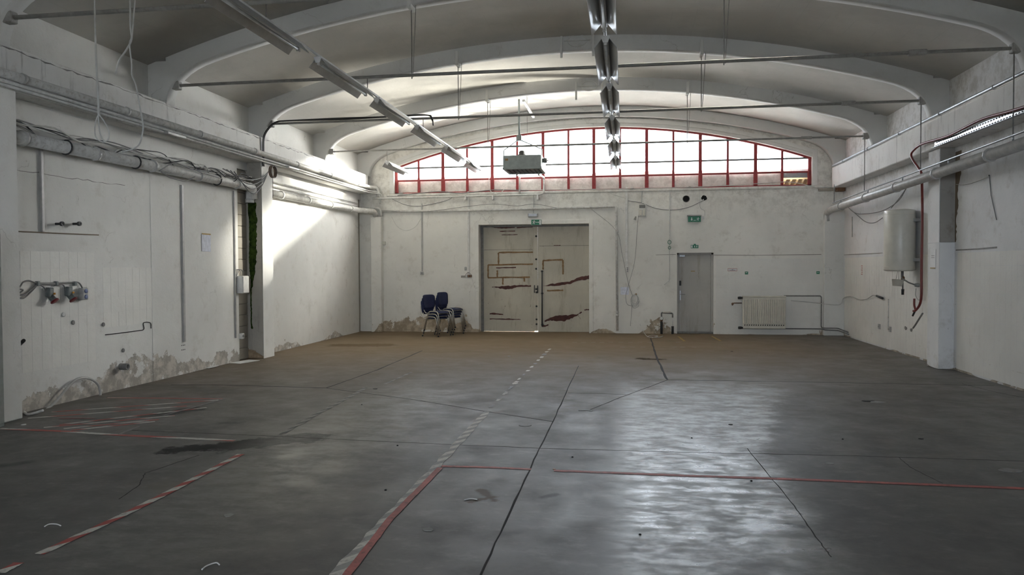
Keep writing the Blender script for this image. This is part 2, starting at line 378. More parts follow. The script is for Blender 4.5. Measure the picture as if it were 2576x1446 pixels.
def smooth(pts, k=6):
    p = [Vector(q) for q in pts]; p = [p[0]*2-p[1]]+p+[p[-1]*2-p[-2]]; out = []
    for i in range(1, len(p)-2):
        for j in range(k):
            t = j/k; a, b, c, d = p[i-1:i+3]
            out.append(.5*((2*b)+(c-a)*t+(2*a-5*b+4*c-d)*t*t+(3*b-a-3*c+d)*t**3))
    return out+[p[-2]]
def bend(pts, r=.08, k=5):                       # polyline with rounded corners
    p = [Vector(q) for q in pts]; out = [p[0]]
    for i in range(1, len(p)-1):
        a = (p[i-1]-p[i]); b = (p[i+1]-p[i]); d = min(r, a.length*.45, b.length*.45); a.normalize(); b.normalize()
        for j in range(k+1):
            t = j/k; out.append((p[i]+a*d)*(1-t)**2+p[i]*2*t*(1-t)+(p[i]+b*d)*t*t)
    return out+[p[-1]]
def empty(name, loc):
    o = bpy.data.objects.new(name, None); COL.objects.link(o); o.location = loc; o.empty_display_size = .1; LOC[o] = Vector(loc); return o
def tag(o, label, cat, group=None):
    o['label'] = label; o['category'] = cat; o['kind'] = 'thing'
    if group: o['group'] = group
    return o
def struct(o): o['kind'] = 'structure'; return o
def thing(name, loc, label, cat, group=None): return tag(empty(name, loc), label, cat, group)
def place(mesh_obj, parent, loc, rot=None):       # linked copy sharing mesh data
    c = mesh_obj.copy(); COL.objects.link(c); c.parent = parent; c.location = Vector(loc)-(LOC[parent] if parent else Vector()); LOC[c] = Vector(loc)
    if rot: c.rotation_euler = rot
    return c

# ------------------------------------------------------------------ shell
CXV, ZCR, ZSP = -.85, 5.58, 4.57
HW = 5.97; RV = (HW*HW+(ZCR-ZSP)**2)/(2*(ZCR-ZSP))
def zv(x): return ZCR-(RV-math.sqrt(max(0, RV*RV-(x-CXV)**2)))
RIBS = (1.14, 4.06, 6.98, 9.95, 12.86, 15.72, 18.5)
floor = struct(MB().box((-7.3, YF-.3, -.3), (5.6, YB+.42, 0)).build('floor', M_floor))

M_ground = simple('asphalt_yard', (.36, .35, .33), .9, scale=.5)
struct(MB().box((-90, -90, -.6), (90, 90, -.31)).build('ground', M_ground))

# vault
m = MB(); N = 64; a = []; b = []
for i in range(N+1):
    x = -7.1+(5.4+7.1)*i/N; a.append((x, zv(x)))
for i in range(N):
    (x0, z0), (x1, z1) = a[i], a[i+1]
    o = len(m.v)
    m.add([(x0, YF-.3, z0), (x1, YF-.3, z1), (x1, YB+.3, z1), (x0, YB+.3, z0)], [(0, 3, 2, 1)], True)
    m.add([(x0, YF-.3, z0+.25), (x1, YF-.3, z1+.25), (x1, YB+.3, z1+.25), (x0, YB+.3, z0+.25)], [(0, 1, 2, 3)], True)
# merge strips so that shading is smooth
for y in (YF-.3, YB+.3):
    for i in range(N):
        (x0, z0), (x1, z1) = a[i], a[i+1]
        m.add([(x0, y, z0), (x1, y, z1), (x1, y, z1+.25), (x0, y, z0+.25)], [(0, 1, 2, 3)])
for (x, z) in (a[0], a[-1]): m.add([(x, YF-.3, z), (x, YB+.3, z), (x, YB+.3, z+.25), (x, YF-.3, z+.25)], [(0, 1, 2, 3)])
ceil = struct(m.build('ceiling', M_vault, merge=True))

def rib_profile():
    """lower edge of a rib from the left ledge to the right ledge, (x, z)"""
    D = .24; pts = []
    xl, xr, zl, zr = -6.52, 4.86, 4.02, 3.94; r = .52
    n = 8
    x1 = xl+.66; z1 = zv(x1)-D
    for i in range(n): t = i/n; pts.append(((1-t)**2*xl+2*t*(1-t)*(xl+.03)+t*t*x1, (1-t)**2*zl+2*t*(1-t)*(z1-.17)+t*t*z1))
    x2 = xr-.66
    for i in range(41): x = x1+(x2-x1)*i/40; pts.append((x, zv(x)-D))
    z2 = zv(x2)-D
    for i in range(1, n+1): t = i/n; pts.append(((1-t)**2*x2+2*t*(1-t)*(xr-.03)+t*t*xr, (1-t)**2*z2+2*t*(1-t)*(z2-.17)+t*t*zr))
    return pts
RP = rib_profile()
for y in RIBS:
    m = MB(); t = .2 if y < 18 else .23
    for i in range(len(RP)-1):
        (x0, z0), (x1, z1) = RP[i], RP[i+1]
        m.add([(x0, y, z0), (x1, y, z1), (x1, y, zv(x1)+.05), (x0, y, zv(x0)+.05)], [(0, 1, 2, 3)])
        m.add([(x0, y+t, z0), (x1, y+t, z1), (x1, y+t, zv(x1)+.05), (x0, y+t, zv(x0)+.05)], [(3, 2, 1, 0)])
        m.add([(x0, y, z0), (x1, y, z1), (x1, y+t, z1), (x0, y+t, z0)], [(0, 3, 2, 1)], True)
    for (x, z, sx) in ((RP[0][0], RP[0][1], -1), (RP[-1][0], RP[-1][1], 1)):   # block behind the haunch down to the ledge
        x2 = XL-.02 if sx < 0 else XR+.02
        m.box((x, y, z-.01), (x2, y+t, zv(x2)+.05))
    m.build('rib', M_rib, ceil, merge=True)

# left wall
wl = struct(MB().box((XL-.4, YF-.3, 0), (XL-.04, YB+.4, 4.8)).build('wall_left', M_block))
def part(parent, name, a, b, mat, e=None): return (MB().bbox(a, b, e) if e else MB().box(a, b)).build(name, mat, parent)
part(wl, 'plaster_panel', (XL-.04, 7.25, 0), (XL, 12.42, 3.42), M_walll)
part(wl, 'plaster_panel', (XL-.04, 9.95, 0), (XL+.005, 12.415, 3.05), M_walll)
part(wl, 'plaster_panel', (XL-.04, 13.2, 0), (XL, 18.5, 3.42), M_walll)
part(wl, 'plaster_panel', (XL-.04, YF, 0), (XL, 6.7, 3.42), M_walll)
part(wl, 'upper_wall', (XL-.1, YF, 3.42), (XL, YB, 4.75), M_wall)
part(wl, 'beam', (XL-.05, YF, 3.565), (-6.53, 18.52, 4.035), M_beam, .012)
part(wl, 'pillar', (XL-.05, 12.78, 0), (-6.53, 13.2, 3.57), M_pillar, .012)
part(wl, 'pillar_plaster_face', (-6.53, 12.79, 0), (-6.522, 13.2, 3.56), M_wall)
part(wl, 'pillar', (XL-.05, 6.7, 0), (-6.53, 7.27, 3.57), M_wall, .012)
part(wl, 'pillar', (XL-.05, 0.7, 0), (-6.53, 1.27, 3.57), M_wall, .012)
blk = None
for k in range(17):                               # bare blocks between plaster edge and pillar
    z0 = .01+k*.2
    if blk is None: blk = part(wl, 'block', (XL-.05, 12.43, z0), (XL-.018, 12.775, z0+.192), M_block, .006)
    else: place(blk, wl, LOC[blk]+Vector((random.uniform(-.004, .004), 0, k*.2)))
def crackline(parent, p, q, nrm, n=120, w=.014):
    pts = [Vector(p).lerp(Vector(q), i/n)+Vector((0, 0, random.uniform(-.012, .012))) for i in range(n+1)]
    MB().strip(pts, [random.choice((.003, .006, w, w*1.4)) for _ in pts], nrm, .002).build('crack', M_tie, parent)
# right wall
wr = struct(MB().box((XR+.02, YF-.3, 0), (XR+.4, YB+.4, 4.8)).build('wall_right', M_wallr))
part(wr, 'plaster_panel', (XR, YF, 0), (XR+.03, 12.62, 3.4), M_wallr)
part(wr, 'upper_wall', (XR, YF, 3.4), (XR+.03, YB, 4.75), M_wallr)
part(wr, 'plaster_panel', (XR, 12.98, 0), (XR+.03, 18.7, 3.4), M_wallr)
part(wr, 'beam', (XR+.05, YF, 3.475), (4.8, 18.5, 3.945), M_beam, .012)
part(wr, 'pillar', (XR+.05, 12.6, 0), (4.875, 13.05, 2.0), M_wallr, .01)
part(wr, 'pillar', (XR+.05, 12.62, 2.0), (4.885, 13.05, 3.48), M_rawc, .01)
part(wr, 'pillar_plaster_face', (4.885, 12.62, 2.0), (4.875, 13.05, 3.47), M_wallr)
part(wr, 'pillar', (XR+.05, 6.7, 0), (4.875, 7.2, 3.48), M_wallr, .01)
# broken rubble edge beside the pillar
m = MB(); pl = []
for i in range(36):
    z = 2.0+i*.04; w = .03+.17*(i/35)**1.2+.05*math.sin(i*.55)*(i/35)+random.uniform(-.02, .025)
    pl.append((XR-.003, 12.6-max(.015, w), z))
m.prism([(XR-.003, 12.6, 2.0)]+pl+[(XR-.003, 12.6, 3.4)], (.012, 0, 0)); m.build('exposed_rubble', M_brown, wr)

crackline(wl, (-6.531, 5.5, 4.0), (-6.531, 15.6, 4.0), (1, 0, 0)); crackline(wl, (XL+.002, 6.7, 2.75), (XL+.002, 9.4, 2.78), (1, 0, 0), 30, .006)
# back wall
WX0, WX1, WZ0 = -5.89, 4.40, 3.565
WCX = (WX0+WX1)/2; WTOP = 5.115; WRISE = .88; WHW = (WX1-WX0)/2; WR = (WHW**2+WRISE**2)/(2*WRISE)
def za(x, off=0.): return WTOP+off-(WR-math.sqrt(WR*WR-(x-WCX)**2))
DX0, DX1, DZ = -3.675, -.882, 2.73
EX0, EX1, EZ = 1.262, 2.134, 1.985
T = .36
m = MB()
for (x0, x1, z0, z1) in ((-7.2, DX0, 0, 3.5), (DX0, DX1, DZ, 3.5), (DX1, EX0, 0, 3.5), (EX0, EX1, EZ, 3.5), (EX1, 5.5, 0, 3.5),
                         (-7.2, WX0, 3.5, 5.9), (WX1, 5.5, 3.5, 5.9), (WX0, WX1, 3.5, WZ0)):
    m.box((x0, YB, z0), (x1, YB+T, z1))
N = 40
for i in range(N):
    x0 = WX0+(WX1-WX0)*i/N; x1 = WX0+(WX1-WX0)*(i+1)/N
    m.prism([(x0, YB, za(x0)), (x1, YB, za(x1)), (x1, YB, 5.95), (x0, YB, 5.95)], (0, T, 0))
wb = struct(m.build('wall_back', M_wallb))
def archstrip(name, o0, o1, y0, y1, mat, parent, x0=WX0, x1=WX1, n=48):
    m = MB()
    for i in range(n):
        a = x0+(x1-x0)*i/n; b_ = x0+(x1-x0)*(i+1)/n
        m.prism([(a, y0, za(a, o0)), (b_, y0, za(b_, o0)), (b_, y0, za(b_, o1)), (a, y0, za(a, o1))], (0, y1-y0, 0))
    return m.build(name, mat, parent)
archstrip('arch_moulding', .09, .185, YB-.05, YB+.02, M_wall, wb)
archstrip('arch_moulding', -.0, .1, YB-.025, YB+.02, M_wall, wb)
part(wb, 'window_jamb', (WX0-.12, YB-.03, 3.56), (WX0, YB+.02, 4.42), M_wall, .006)
part(wb, 'window_jamb', (WX1, YB-.03, 3.56), (WX1+.12, YB+.02, 4.42), M_wall, .006)
part(wb, 'sill_ledge', (WX0-.2, YB-.03, 3.50), (5.0, YB+.1, 3.562), M_wallb, .01)
part(wb, 'corner_column', (-6.48, 18.52, 0), (-6.2, YB+.05, 2.96), M_wallb, .01)
part(wb, 'corner_column', (4.66, 18.55, 0), (XR+.05, YB+.05, 2.93), M_wall, .01)
wf = MB()
for (x0, x1, z0, z1) in ((-7.2, -5.35, 0, 6), (3.65, 5.5, 0, 6), (-5.35, 3.65, 0, 2.3), (-5.35, 3.65, 3.6, 6)):
    wf.box((x0, YF-.3, z0), (x1, YF, z1))
wf = struct(wf.build('wall_front', M_wall))
fill_win = struct(empty('front_fill_window', (-.85, YF-.1, 2.3)))  # unseen window put in behind the camera, sized for the frontal light
for k in range(7):
    x = -5.35+1.5*k
    part(fill_win, 'post', (x-.03, YF-.14, 2.3), (x+.03, YF-.08, 3.6), M_red)
for k in range(6):
    x = -5.35+1.5*k
    part(fill_win, 'pane', (x+.03, YF-.115, 2.3), (x+1.47, YF-.11, 3.6), M_glass)

# wall tiles -----------------------------------------------------------
def tiles(parent, name, axis, u0, u1, z0, z1, plane, sgn, tw=.15, th=.2, lim=10**6, gap=.0012, t=.002):
    nu = int((u1-u0)/tw+.01); nz = int((z1-z0)/th+.01); proto = None; cnt = 0; rest = MB()
    for j in range(nz):
        for i in range(nu):
            u = u0+i*tw; z = z0+j*th
            jit = random.uniform(-.0012, .0012)
            if axis == 'x': a, b = (u+gap, plane, z+gap*1.5), (u+tw-gap, plane+sgn*t, z+th-gap*1.5); off = Vector((0, jit, 0))
            else: a, b = (plane, u+gap, z+gap*1.5), (plane+sgn*t, u+tw-gap, z+th-gap*1.5); off = Vector((jit, 0, 0))
            if cnt < lim:
                if proto is None: proto = part(parent, 'tile', a, b, M_tile, .0004)
                else:
                    c = Vector(((a[0]+b[0])/2, (a[1]+b[1])/2, min(a[2], b[2]))); place(proto, parent, c+off)
                cnt += 1
            else: rest.box(a, b)
    if rest.v: rest.build('distant_tiles', M_tile, parent)['kind'] = 'stuff'
tiles(wb, 'tile', 'x', 2.19, 4.65, .03, 2.0, YB, -1, gap=.0025, t=.004)
p0 = L(45, 590); p1 = L(248, 590)
tiles(wl, 'tile', 'y', p0.y+.02, p1.y, .45, 2.0, XL, 1)
p0 = L(258, 692); p1 = L(392, 692)
tiles(wl, 'tile', 'y', p0.y, p1.y, .86, 1.66, XL, 1)
tiles(wr, 'tile', 'y', 13.1, 18.5, .03, 2.0, XR, -1, lim=300)
tiles(wr, 'tile', 'y', 8.0, 12.55, .03, 2.0, XR, -1, lim=0)

# ------------------------------------------------------------------ window
w1 = struct(empty('window_1', (WCX, YB+.08, WZ0)))
PX = [994, 1053, 1114, 1175, 1238, 1301, 1366, 1430, 1494, 1560, 1627, 1694, 1762, 1831, 1901, 1968, 2041]
posts = [B(p, 455, -.06).x for p in PX]; posts[0] = WX0+.03; posts[-1] = WX1-.03
YW = YB+.06
for i, x in enumerate(posts):
    thick = i % 2 == 0
    hw = .045 if thick else .03
    part(w1, 'post', (x-hw, YW, WZ0), (x+hw, YW+.07, min(3.93, za(x))), M_red, .006)
    hw = .04 if thick else .026
    part(w1, 'upper_post', (x-hw, YW+.01, 3.93), (x+hw, YW+.06, za(min(max(x, WX0+.01), WX1-.01))), M_red, .004)
TZ = (3.9, 4.225, 4.71)
for z, hh in zip(TZ, (.02, .02, .024)):
    xs = [x for x in (WX0+k*.01 for k in range(int((WX1-WX0)/.01))) if za(x) > z]
    if xs: part(w1, 'transom', (xs[0], YW+.02, z-hh), (xs[-1], YW+.05, z+hh), M_red if z < 4 else M_tie)
archstrip('arch_frame', -.045, 0., YW, YW+.06, M_red, w1)
part(w1, 'bottom_frame', (WX0, YW, WZ0), (WX1, YW+.06, WZ0+.03), M_red)
for i in range(16):
    a_, b_ = posts[i]+.012, posts[i+1]-.012
    for (z0, z1) in ((3.95, TZ[1]), (TZ[1], TZ[2]), (TZ[2], 9)):
        ta, tb = za(a_)-.02, za(b_)-.02
        if max(ta, tb) <= z0+.01: continue
        pts = [(a_, z0)]; pts.append((b_, z0))
        if tb > z0: pts.append((b_, min(z1, tb)))
        else: pts.pop(); pts.append((a_+(b_-a_)*(ta-z0)/(ta-tb), z0))
        mid = (a_+b_)/2
        if min(z1, za(mid)-.02) > z0 and (ta < z1 or tb < z1): pts.append((mid, min(z1, za(mid)-.02)))
        if ta > z0: pts.append((a_, min(z1, ta)))
        else:
            pts[0] = (b_-(b_-a_)*(tb-z0)/(tb-ta), z0)
        MB().prism([(x, YW+.03, z) for x, z in pts], (0, .004, 0)).build('pane', M_glass, w1)
# plastered parapet pieces behind the bottom row
for i in range(15):
    zt = 3.985+random.uniform(-.012, .012)+(.03 if i in (8, 9, 10, 12) else 0)
    part(w1, 'blanking_panel', (posts[i]-.02, YW+.1, WZ0-.02), (posts[i+1]+.02, YW+.24, zt), M_wallb, .01)
part(w1, 'blanking_panel', (posts[15]-.02, YW+.1, 3.9), (WX1, YW+.24, 3.985), M_wallb, .01)
part(w1, 'dark_slat', (posts[15], YW+.12, 3.78), (WX1, YW+.2, 3.9), M_heater)
for k in range(4):
    x = posts[15]+.06+k*.14
    MB().prism([(x, YW+.16, 3.6), (x+.09, YW+.16, 3.6), (x+.16, YW+.16, 3.74), (x+.07, YW+.16, 3.74)], (0, .03, 0)).build('wooden_lath', M_wood, w1)
part(w1, 'backing_board', (posts[15]-.02, YW+.26, WZ0-.02), (WX1, YW+.28, 3.8), M_wood)

# ------------------------------------------------------------------ double steel door
d1 = struct(empty('door_1', ((DX0+DX1)/2, YB+.28, 0)))
YD = YB+.27
xm = B(1350, 700, -.27).x
part(d1, 'door_leaf', (DX0+.06, YD, .004), (xm-.05, YD+.05, DZ-.03), M_door, .006)
part(d1, 'door_leaf', (xm+.03, YD, .001), (DX1-.01, YD+.05, DZ-.03), M_door, .006)
part(d1, 'meeting_strip', (xm-.09, YD-.015, .02), (xm+.03, YD+.01, DZ-.03), M_door, .005)
part(d1, 'top_rail', (DX0, YD-.03, DZ-.05), (DX1, YD+.04, DZ), M_tie)
part(d1, 'side_rail', (DX0, YD-.02, .0), (DX0+.07, YD+.06, DZ-.05), M_tie)
part(d1, 'panel_seam', (DX0+.08, YD-.003, 2.1), (xm-.1, YD+.002, 2.106), M_joint)
part(d1, 'panel_seam', (xm+.07, YD-.003, 2.19), (DX1-.02, YD+.002, 2.196), M_joint)
def dD(x, y): return B(x, y, -.268)
# bolts and hardware on the meeting strip
for (x, y) in ((1349, 594), (1349, 652), (1349, 676), (1349, 727), (1350, 735), (1350, 770), (1350, 803), (1350, 815)):
    c = dD(x, y); MB().lathe((c.x, YD-.03, c.z), [(.001, 0), (.022, .002), (.026, .01), (.026, .02)], (0, 1, 0), 10).build('bolt', M_dark, d1)
b0, b1 = dD(1345, 718), dD(1345, 735)
MB().tube(bend([(b0.x, YD, b0.z), (b0.x, YD-.06, b0.z), (b1.x, YD-.06, b1.z), (b1.x, YD, b1.z)], .02), .012).build('pull_handle', M_dark, d1)
MB().tube([(b0.x+.08, YD-.03, b0.z), (b0.x+.08, YD-.03, b1.z-.02)], .014).build('latch', M_dark, d1)
q0, q1 = dD(1364, 682), dD(1364, 821)
bar = MB().tube([(q0.x, YD-.035, q0.z), (q1.x, YD-.035, q1.z)], .016).build('lock_bar', M_dark, d1)
for z in (q0.z, (q0.z*.6+q1.z*.4), q1.z+.05):
    MB().bbox((q0.x-.028, YD-.05, z-.02), (q0.x+.028, YD, z+.02), .004).build('lock_bar_bracket', M_dark, d1)
# tape residue (brown) and scraped primer (maroon)
def residue(pts, w=.045): MB().strip([dD(*p)-Vector((0, .003, 0)) for p in pts], w, (0, -1, 0), .001, .35).build('tape_residue', M_tapebrown, d1)
def dense(pts, k=7):
    out = []
    for a, b in zip(pts, pts[1:]):
        for j in range(k): out.append((a[0]+(b[0]-a[0])*j/k, a[1]+(b[1]-a[1])*j/k))
    return out+[pts[-1]]
for pl in ([(1254, 635), (1344, 634)], [(1254, 636), (1254, 666)], [(1228, 666), (1344, 664)], [(1228, 666), (1228, 698)], [(1227, 698), (1333, 697)], [(1251, 680), (1251, 697)],
           [(1366, 655), (1416, 653)], [(1366, 655), (1366, 678)], [(1416, 654), (1416, 690)], [(1376, 731), (1417, 730)], [(1265, 699), (1265, 716)], [(1319, 699), (1319, 708)]):
    residue(dense(pl), .038)
def scrape(top, bot):
    n = len(top); pts = [dD(*p)-Vector((0, .004, 0)) for p in top+bot[::-1]]
    MB().prism(pts, (0, .0015, 0)).build('paint_scrape', M_rust, d1)
def rough(ps, amp, k=6):
    out = []
    for a, b in zip(ps, ps[1:]):
        for j in range(k): out.append((a[0]+(b[0]-a[0])*j/k, a[1]+(b[1]-a[1])*j/k+random.uniform(-amp, amp)))
    return out+[ps[-1]]
def band(top, bot, amp=1.2): scrape(rough(top, amp), rough(bot, amp))
band([(1236, 571), (1260, 569), (1295, 571)], [(1236, 572), (1262, 575), (1295, 573)], .6); band([(1300, 571), (1340, 569)], [(1300, 574), (1340, 572)], .6)
band([(1257, 581), (1296, 580)], [(1257, 583), (1296, 582)], .5); band([(1262, 590), (1302, 589)], [(1262, 592), (1302, 590.5)], .5)
band([(1238, 720), (1268, 720), (1300, 717), (1336, 717)], [(1238, 722), (1268, 727), (1282, 728), (1300, 722), (1336, 721)])
band([(1248, 672), (1298, 671)], [(1248, 675), (1298, 674)], .6)
band([(1367, 718), (1395, 713), (1433, 708), (1455, 698), (1482, 692)], [(1367, 720), (1395, 719), (1433, 714), (1455, 706), (1482, 702)])
band([(1370, 806), (1392, 795), (1424, 793), (1450, 790), (1464, 784)], [(1370, 809), (1392, 806), (1418, 808), (1440, 800), (1464, 786)], 1.6)
band([(1362, 818), (1380, 816)], [(1365, 823), (1380, 818)], 1.); band([(1470, 778), (1482, 777)], [(1470, 781), (1482, 780)], .6)
band([(1232, 788), (1240, 786), (1266, 790)], [(1232, 791), (1240, 791), (1266, 792)], .6); band([(1232, 801), (1280, 801), (1310, 803)], [(1232, 803), (1280, 804), (1310, 804)], .6)
band([(1393, 617), (1410, 616)], [(1393, 619), (1410, 618)], .5)
tr = struct(empty('trim_1', ((DX0+DX1)/2, YB, 0)))    # plaster surround of the double door
part(tr, 'jamb', (DX0-.1, YB-.02, 0), (DX0, YB+.01, DZ+.1), M_wallb, .006); part(tr, 'jamb', (DX1, YB-.02, 0), (DX1+.1, YB+.01, DZ+.1), M_wallb, .006)
part(tr, 'head', (DX0, YB-.02, DZ), (DX1, YB+.01, DZ+.1), M_wallb, .006)

# single door
d2 = struct(empty('door_2', ((EX0+EX1)/2, YB+.14, 0)))
part(d2, 'door_leaf', (EX0+.05, YB+.14, .04), (EX1-.05, YB+.18, EZ-.05), M_door2, .006)
part(d2, 'frame', (EX0, YB+.1, 0), (EX0+.05, YB+.2, EZ), M_door2, .005); part(d2, 'frame', (EX1-.05, YB+.1, 0), (EX1, YB+.2, EZ), M_door2, .005)
part(d2, 'frame', (EX0, YB+.1, EZ-.05), (EX1, YB+.2, EZ), M_door2, .005); part(d2, 'threshold', (EX0, YB+.08, 0), (EX1, YB+.2, .05), M_tie, .01)
part(d2, 'kick_plate', (EX0+.07, YB+.132, .08), (EX1-.07, YB+.141, .2), M_door2, .003)
hp = B(1709, 748, -.12)
part(d2, 'handle_plate', (EX0+.07, YB+.13, .82), (EX0+.105, YB+.142, 1.06), M_steel, .004)
MB().tube(bend([(EX0+.088, YB+.14, .97), (EX0+.088, YB+.08, .97), (EX0+.2, YB+.08, .965)], .02), .009).build('handle', M_steel, d2)
part(d2, 'lock', (EX0+.065, YB+.12, 1.18), (EX0+.11, YB+.142, 1.3), M_dark, .006); part(d2, 'closer', (EX0+.06, YB+.08, EZ-.1), (EX0+.2, YB+.14, EZ-.05), M_steel, .006)
ys = B(1743, 682, -.14); part(d2, 'yellow_sticker', (ys.x-.05, YB+.138, ys.z-.008), (ys.x+.05, YB+.14, ys.z+.008), M_yellow)

# ------------------------------------------------------------------ tie rods
TIE = [(6.98, 'steel tie rod crossing the vault nearest the viewer, cut off by the top edge', .024),
       (9.95, 'upper long steel tie rod spanning the whole vault below the foreground rib', .023),
       (12.86, 'middle steel tie rod with black cables strapped along its left end', .022),
       (15.72, 'thin steel tie rod crossing in front of the arched window', .018)]
for k, (y, lab, r) in enumerate(TIE):
    z = 4.29 if k < 3 else 4.22; yy = y+.1
    t = thing('tie_rod', (CXV, yy, z), lab, 'tie rod', 'tie rods under the vault ribs')
    MB().tube([(-6.4, yy, z), (4.72, yy, z)], r, 8).build('rod', M_rod, t)
    MB().bbox((3.5, yy-r*1.5, z-r*1.5), (3.72, yy+r*1.5, z+r*1.5), .01).build('coupling', M_rod, t)
    MB().bbox((-6.47, yy-.05, z-.06), (-6.36, yy+.05, z+.06), .01).build('anchor_plate', M_rod, t)
    MB().bbox((4.68, yy-.05, z-.06), (4.79, yy+.05, z+.06), .01).build('anchor_plate', M_rod, t)
    for x in (CXV-2.05, CXV+2.12):
        zt = zv(x)-.24
        MB().tube([(x, yy, zt+.02), (x, yy, z-.05)], .008, 6).build('hanger', M_rod, t)
        MB().tube([(x+.07, yy-.02, zt+.02), (x+.015, yy, z-.03)], .005, 6).build('hanger', M_rod, t)
        MB().bbox((x-.03, yy-.12, zt-.05), (x+.03, yy+.1, zt+.2), .008).build('hanger_bracket', M_wall, t)
# faded steel rings and brackets high on the ribs
for k, (px, py, y, lab) in enumerate(((1452, 102, 12.86, 'round steel hanging ring with brackets on the rib above the middle tie rod'),
                                      (1482, 216, 15.72, 'round steel hanging ring with brackets on the rib nearest the window'))):
    c = P(px, py, y-.01)
    t = thing('hanging_ring', c, lab, 'ring')
    MB().tube([(c.x+.16*math.cos(a*math.pi/10), y-.012, c.z+.1*math.sin(a*math.pi/10)) for a in range(21)], .008, 6).build('ring', M_wall, t)
    MB().tube([(c.x-.22, y-.02, c.z), (c.x+.22, y-.02, c.z)], .008, 6).build('pin', M_wall, t)
    for sx in (-.27, .27):
        MB().bbox((c.x+sx-.02, y-.03, c.z-.28), (c.x+sx+.02, y+.01, c.z+.1), .006).build('bracket', M_wall, t)

# ------------------------------------------------------------------ lights
def fixture(x, y0, y1, z, label, group):
    t = thing('fluorescent_light', (x, (y0+y1)/2, z-.1), label, 'light fixture', group)
    MB().bbox((x-.03, y0, z-.045), (x+.03, y1, z), .008).build('housing', M_rail, t)
    for sx in (-1, 1):
        MB().prism([(x+sx*.028, y0+.02, z-.005), (x+sx*.034, y0+.02, z-.005), (x+sx*.125, y0+.02, z-.115), (x+sx*.118, y0+.02, z-.118)], (0, y1-y0-.04, 0)).build('reflector_wing', M_alu, t)
    tb = MB().tube([(x, y0+.06, z-.07), (x, y1-.06, z-.07)], .016, 8).build('tube', M_plast, t)
    for yy in (y0+.03, y1-.03):
        MB().bbox((x-.018, yy-.02, z-.09), (x+.018, yy+.02, z-.04), .005).build('lamp_holder', M_plast, t)
    MB().prism([(x-.05, y0-.012, z+.0), (x+.05, y0-.012, z+.0), (x+.025, y0-.012, z-.07), (x-.025, y0-.012, z-.07)], (0, .012, 0)).build('end_bracket', M_rail, t)
    return t
ordn = ['nearest', 'second', 'third', 'fourth', 'fifth', 'sixth']
def row(x, z, starts, rowname, rail_y):
    rl = thing('light_rail', (x, (rail_y[0]+rail_y[1])/2, z), 'long thin metal rail carrying the %s row of ceiling lights' % rowname, 'rail')
    MB().bbox((x-.015, rail_y[0], z), (x+.015, rail_y[1], z+.032), .005).build('rail', M_rail, rl)
    for y in (7.08, 10.05, 12.96, 15.82):
        zt = 4.29 if y < 15 else 4.22
        MB().tube([(x, y, z+.03), (x, y, zt)], .006, 6).build('hanger', M_tie, rl)
    for k, (a_, b_) in enumerate(starts):
        fixture(x, a_, b_, z-.001, '%s visible fluorescent light from the viewer in the %s row' % (ordn[k], rowname), 'fluorescent lights of the %s row' % rowname)
row(-3.54, 4.10, [(6.15, 7.85), (8.35, 10.0), (10.45, 12.1), (12.55, 14.2), (14.7, 16.35), (16.85, 18.3)], 'left', (3.5, 18.6))
row(-.2, 4.05, [(5.9, 7.55), (7.95, 9.62), (10.0, 11.68), (12.1, 13.75), (14.3, 15.8), (16.4, 17.95)], 'right', (3.5, 18.4))
# single lamps near the window
a_, b_ = P(972, 404, 15.9), P(1052, 441, 17.9)
t = fixture(a_.x, 15.95, 17.6, a_.z, 'single white fluorescent light hanging left of the arched window', None)
MB().tube([(a_.x, 15.85, a_.z-.01), (a_.x, 18.4, a_.z-.01)], .012, 6).build('rail', M_rail, t)
MB().tube([(a_.x, 15.95, a_.z), (a_.x, 15.95, 4.22)], .005, 6).build('hanger', M_rod, t)
p = P(1317, 252, 16.2); q = P(1347, 302, 18.0)
t = thing('tube_light', (p+q)/2, 'bare white tube light high beside the heater hanging rod', 'light fixture')
MB().bbox((p.x-.03, p.y, p.z-.03), (p.x+.03, q.y, p.z+.02), .008).build('housing', M_plast, t)
MB().tube([(p.x, p.y+.6, p.z), (p.x, p.y+.6, zv(p.x))], .006, 6).build('hanger', M_rod, t)
MB().tube([(p.x, p.y+.6, p.z), (p.x, p.y+.6, p.z-.75)], .004, 6).build('pull_cord', M_cable, t)

# ------------------------------------------------------------------ unit heater
HY = 17.0
c0, c1 = P(1265, 391, HY), P(1362, 424, HY)
hx0, hx1, hz1, hz0 = c0.x, c1.x, c0.z, c1.z
hc = Vector(((hx0+hx1)/2, HY+.3, hz0))
t = thing('unit_heater', hc, 'grey box-shaped fan heater hanging in front of the arched window', 'heater')
MB().bbox((hx0, HY, hz0+.03), (hx1, HY+.95, hz1), .012).build('casing', M_heater, t)
MB().bbox((hx0-.01, HY-.01, hz0), (hx1+.01, HY+.05, hz0+.05), .008).build('frame', M_heater, t)
MB().bbox((hx0-.01, HY+.9, hz0), (hx1+.01, HY+.96, hz0+.05), .008).build('frame', M_heater, t)
for x in (hx0-.01, hx1-.05): MB().bbox((x, HY+.04, hz0), (x+.06, HY+.91, hz0+.05), .008).build('frame', M_heater, t)
g = MB().box((hx0+.05, HY+.05, hz0+.02), (hx1-.05, HY+.9, hz0+.031)).build('grille', M_grille, t)
for k in range(8):
    x = hx0+.1+k*(hx1-hx0-.2)/7
    MB().box((x-.004, HY+.05, hz0+.0), (x+.004, HY+.9, hz0+.02)).build('louvre', M_grille, g)
mc = P(1313, 385, HY+.3)
MB().lathe((mc.x, HY+.3, hz1-.005), [(.1, 0), (.1, .05), (.07, .07), (.07, .12), (.04, .15)], n=16).build('fan_motor', M_dark, t)
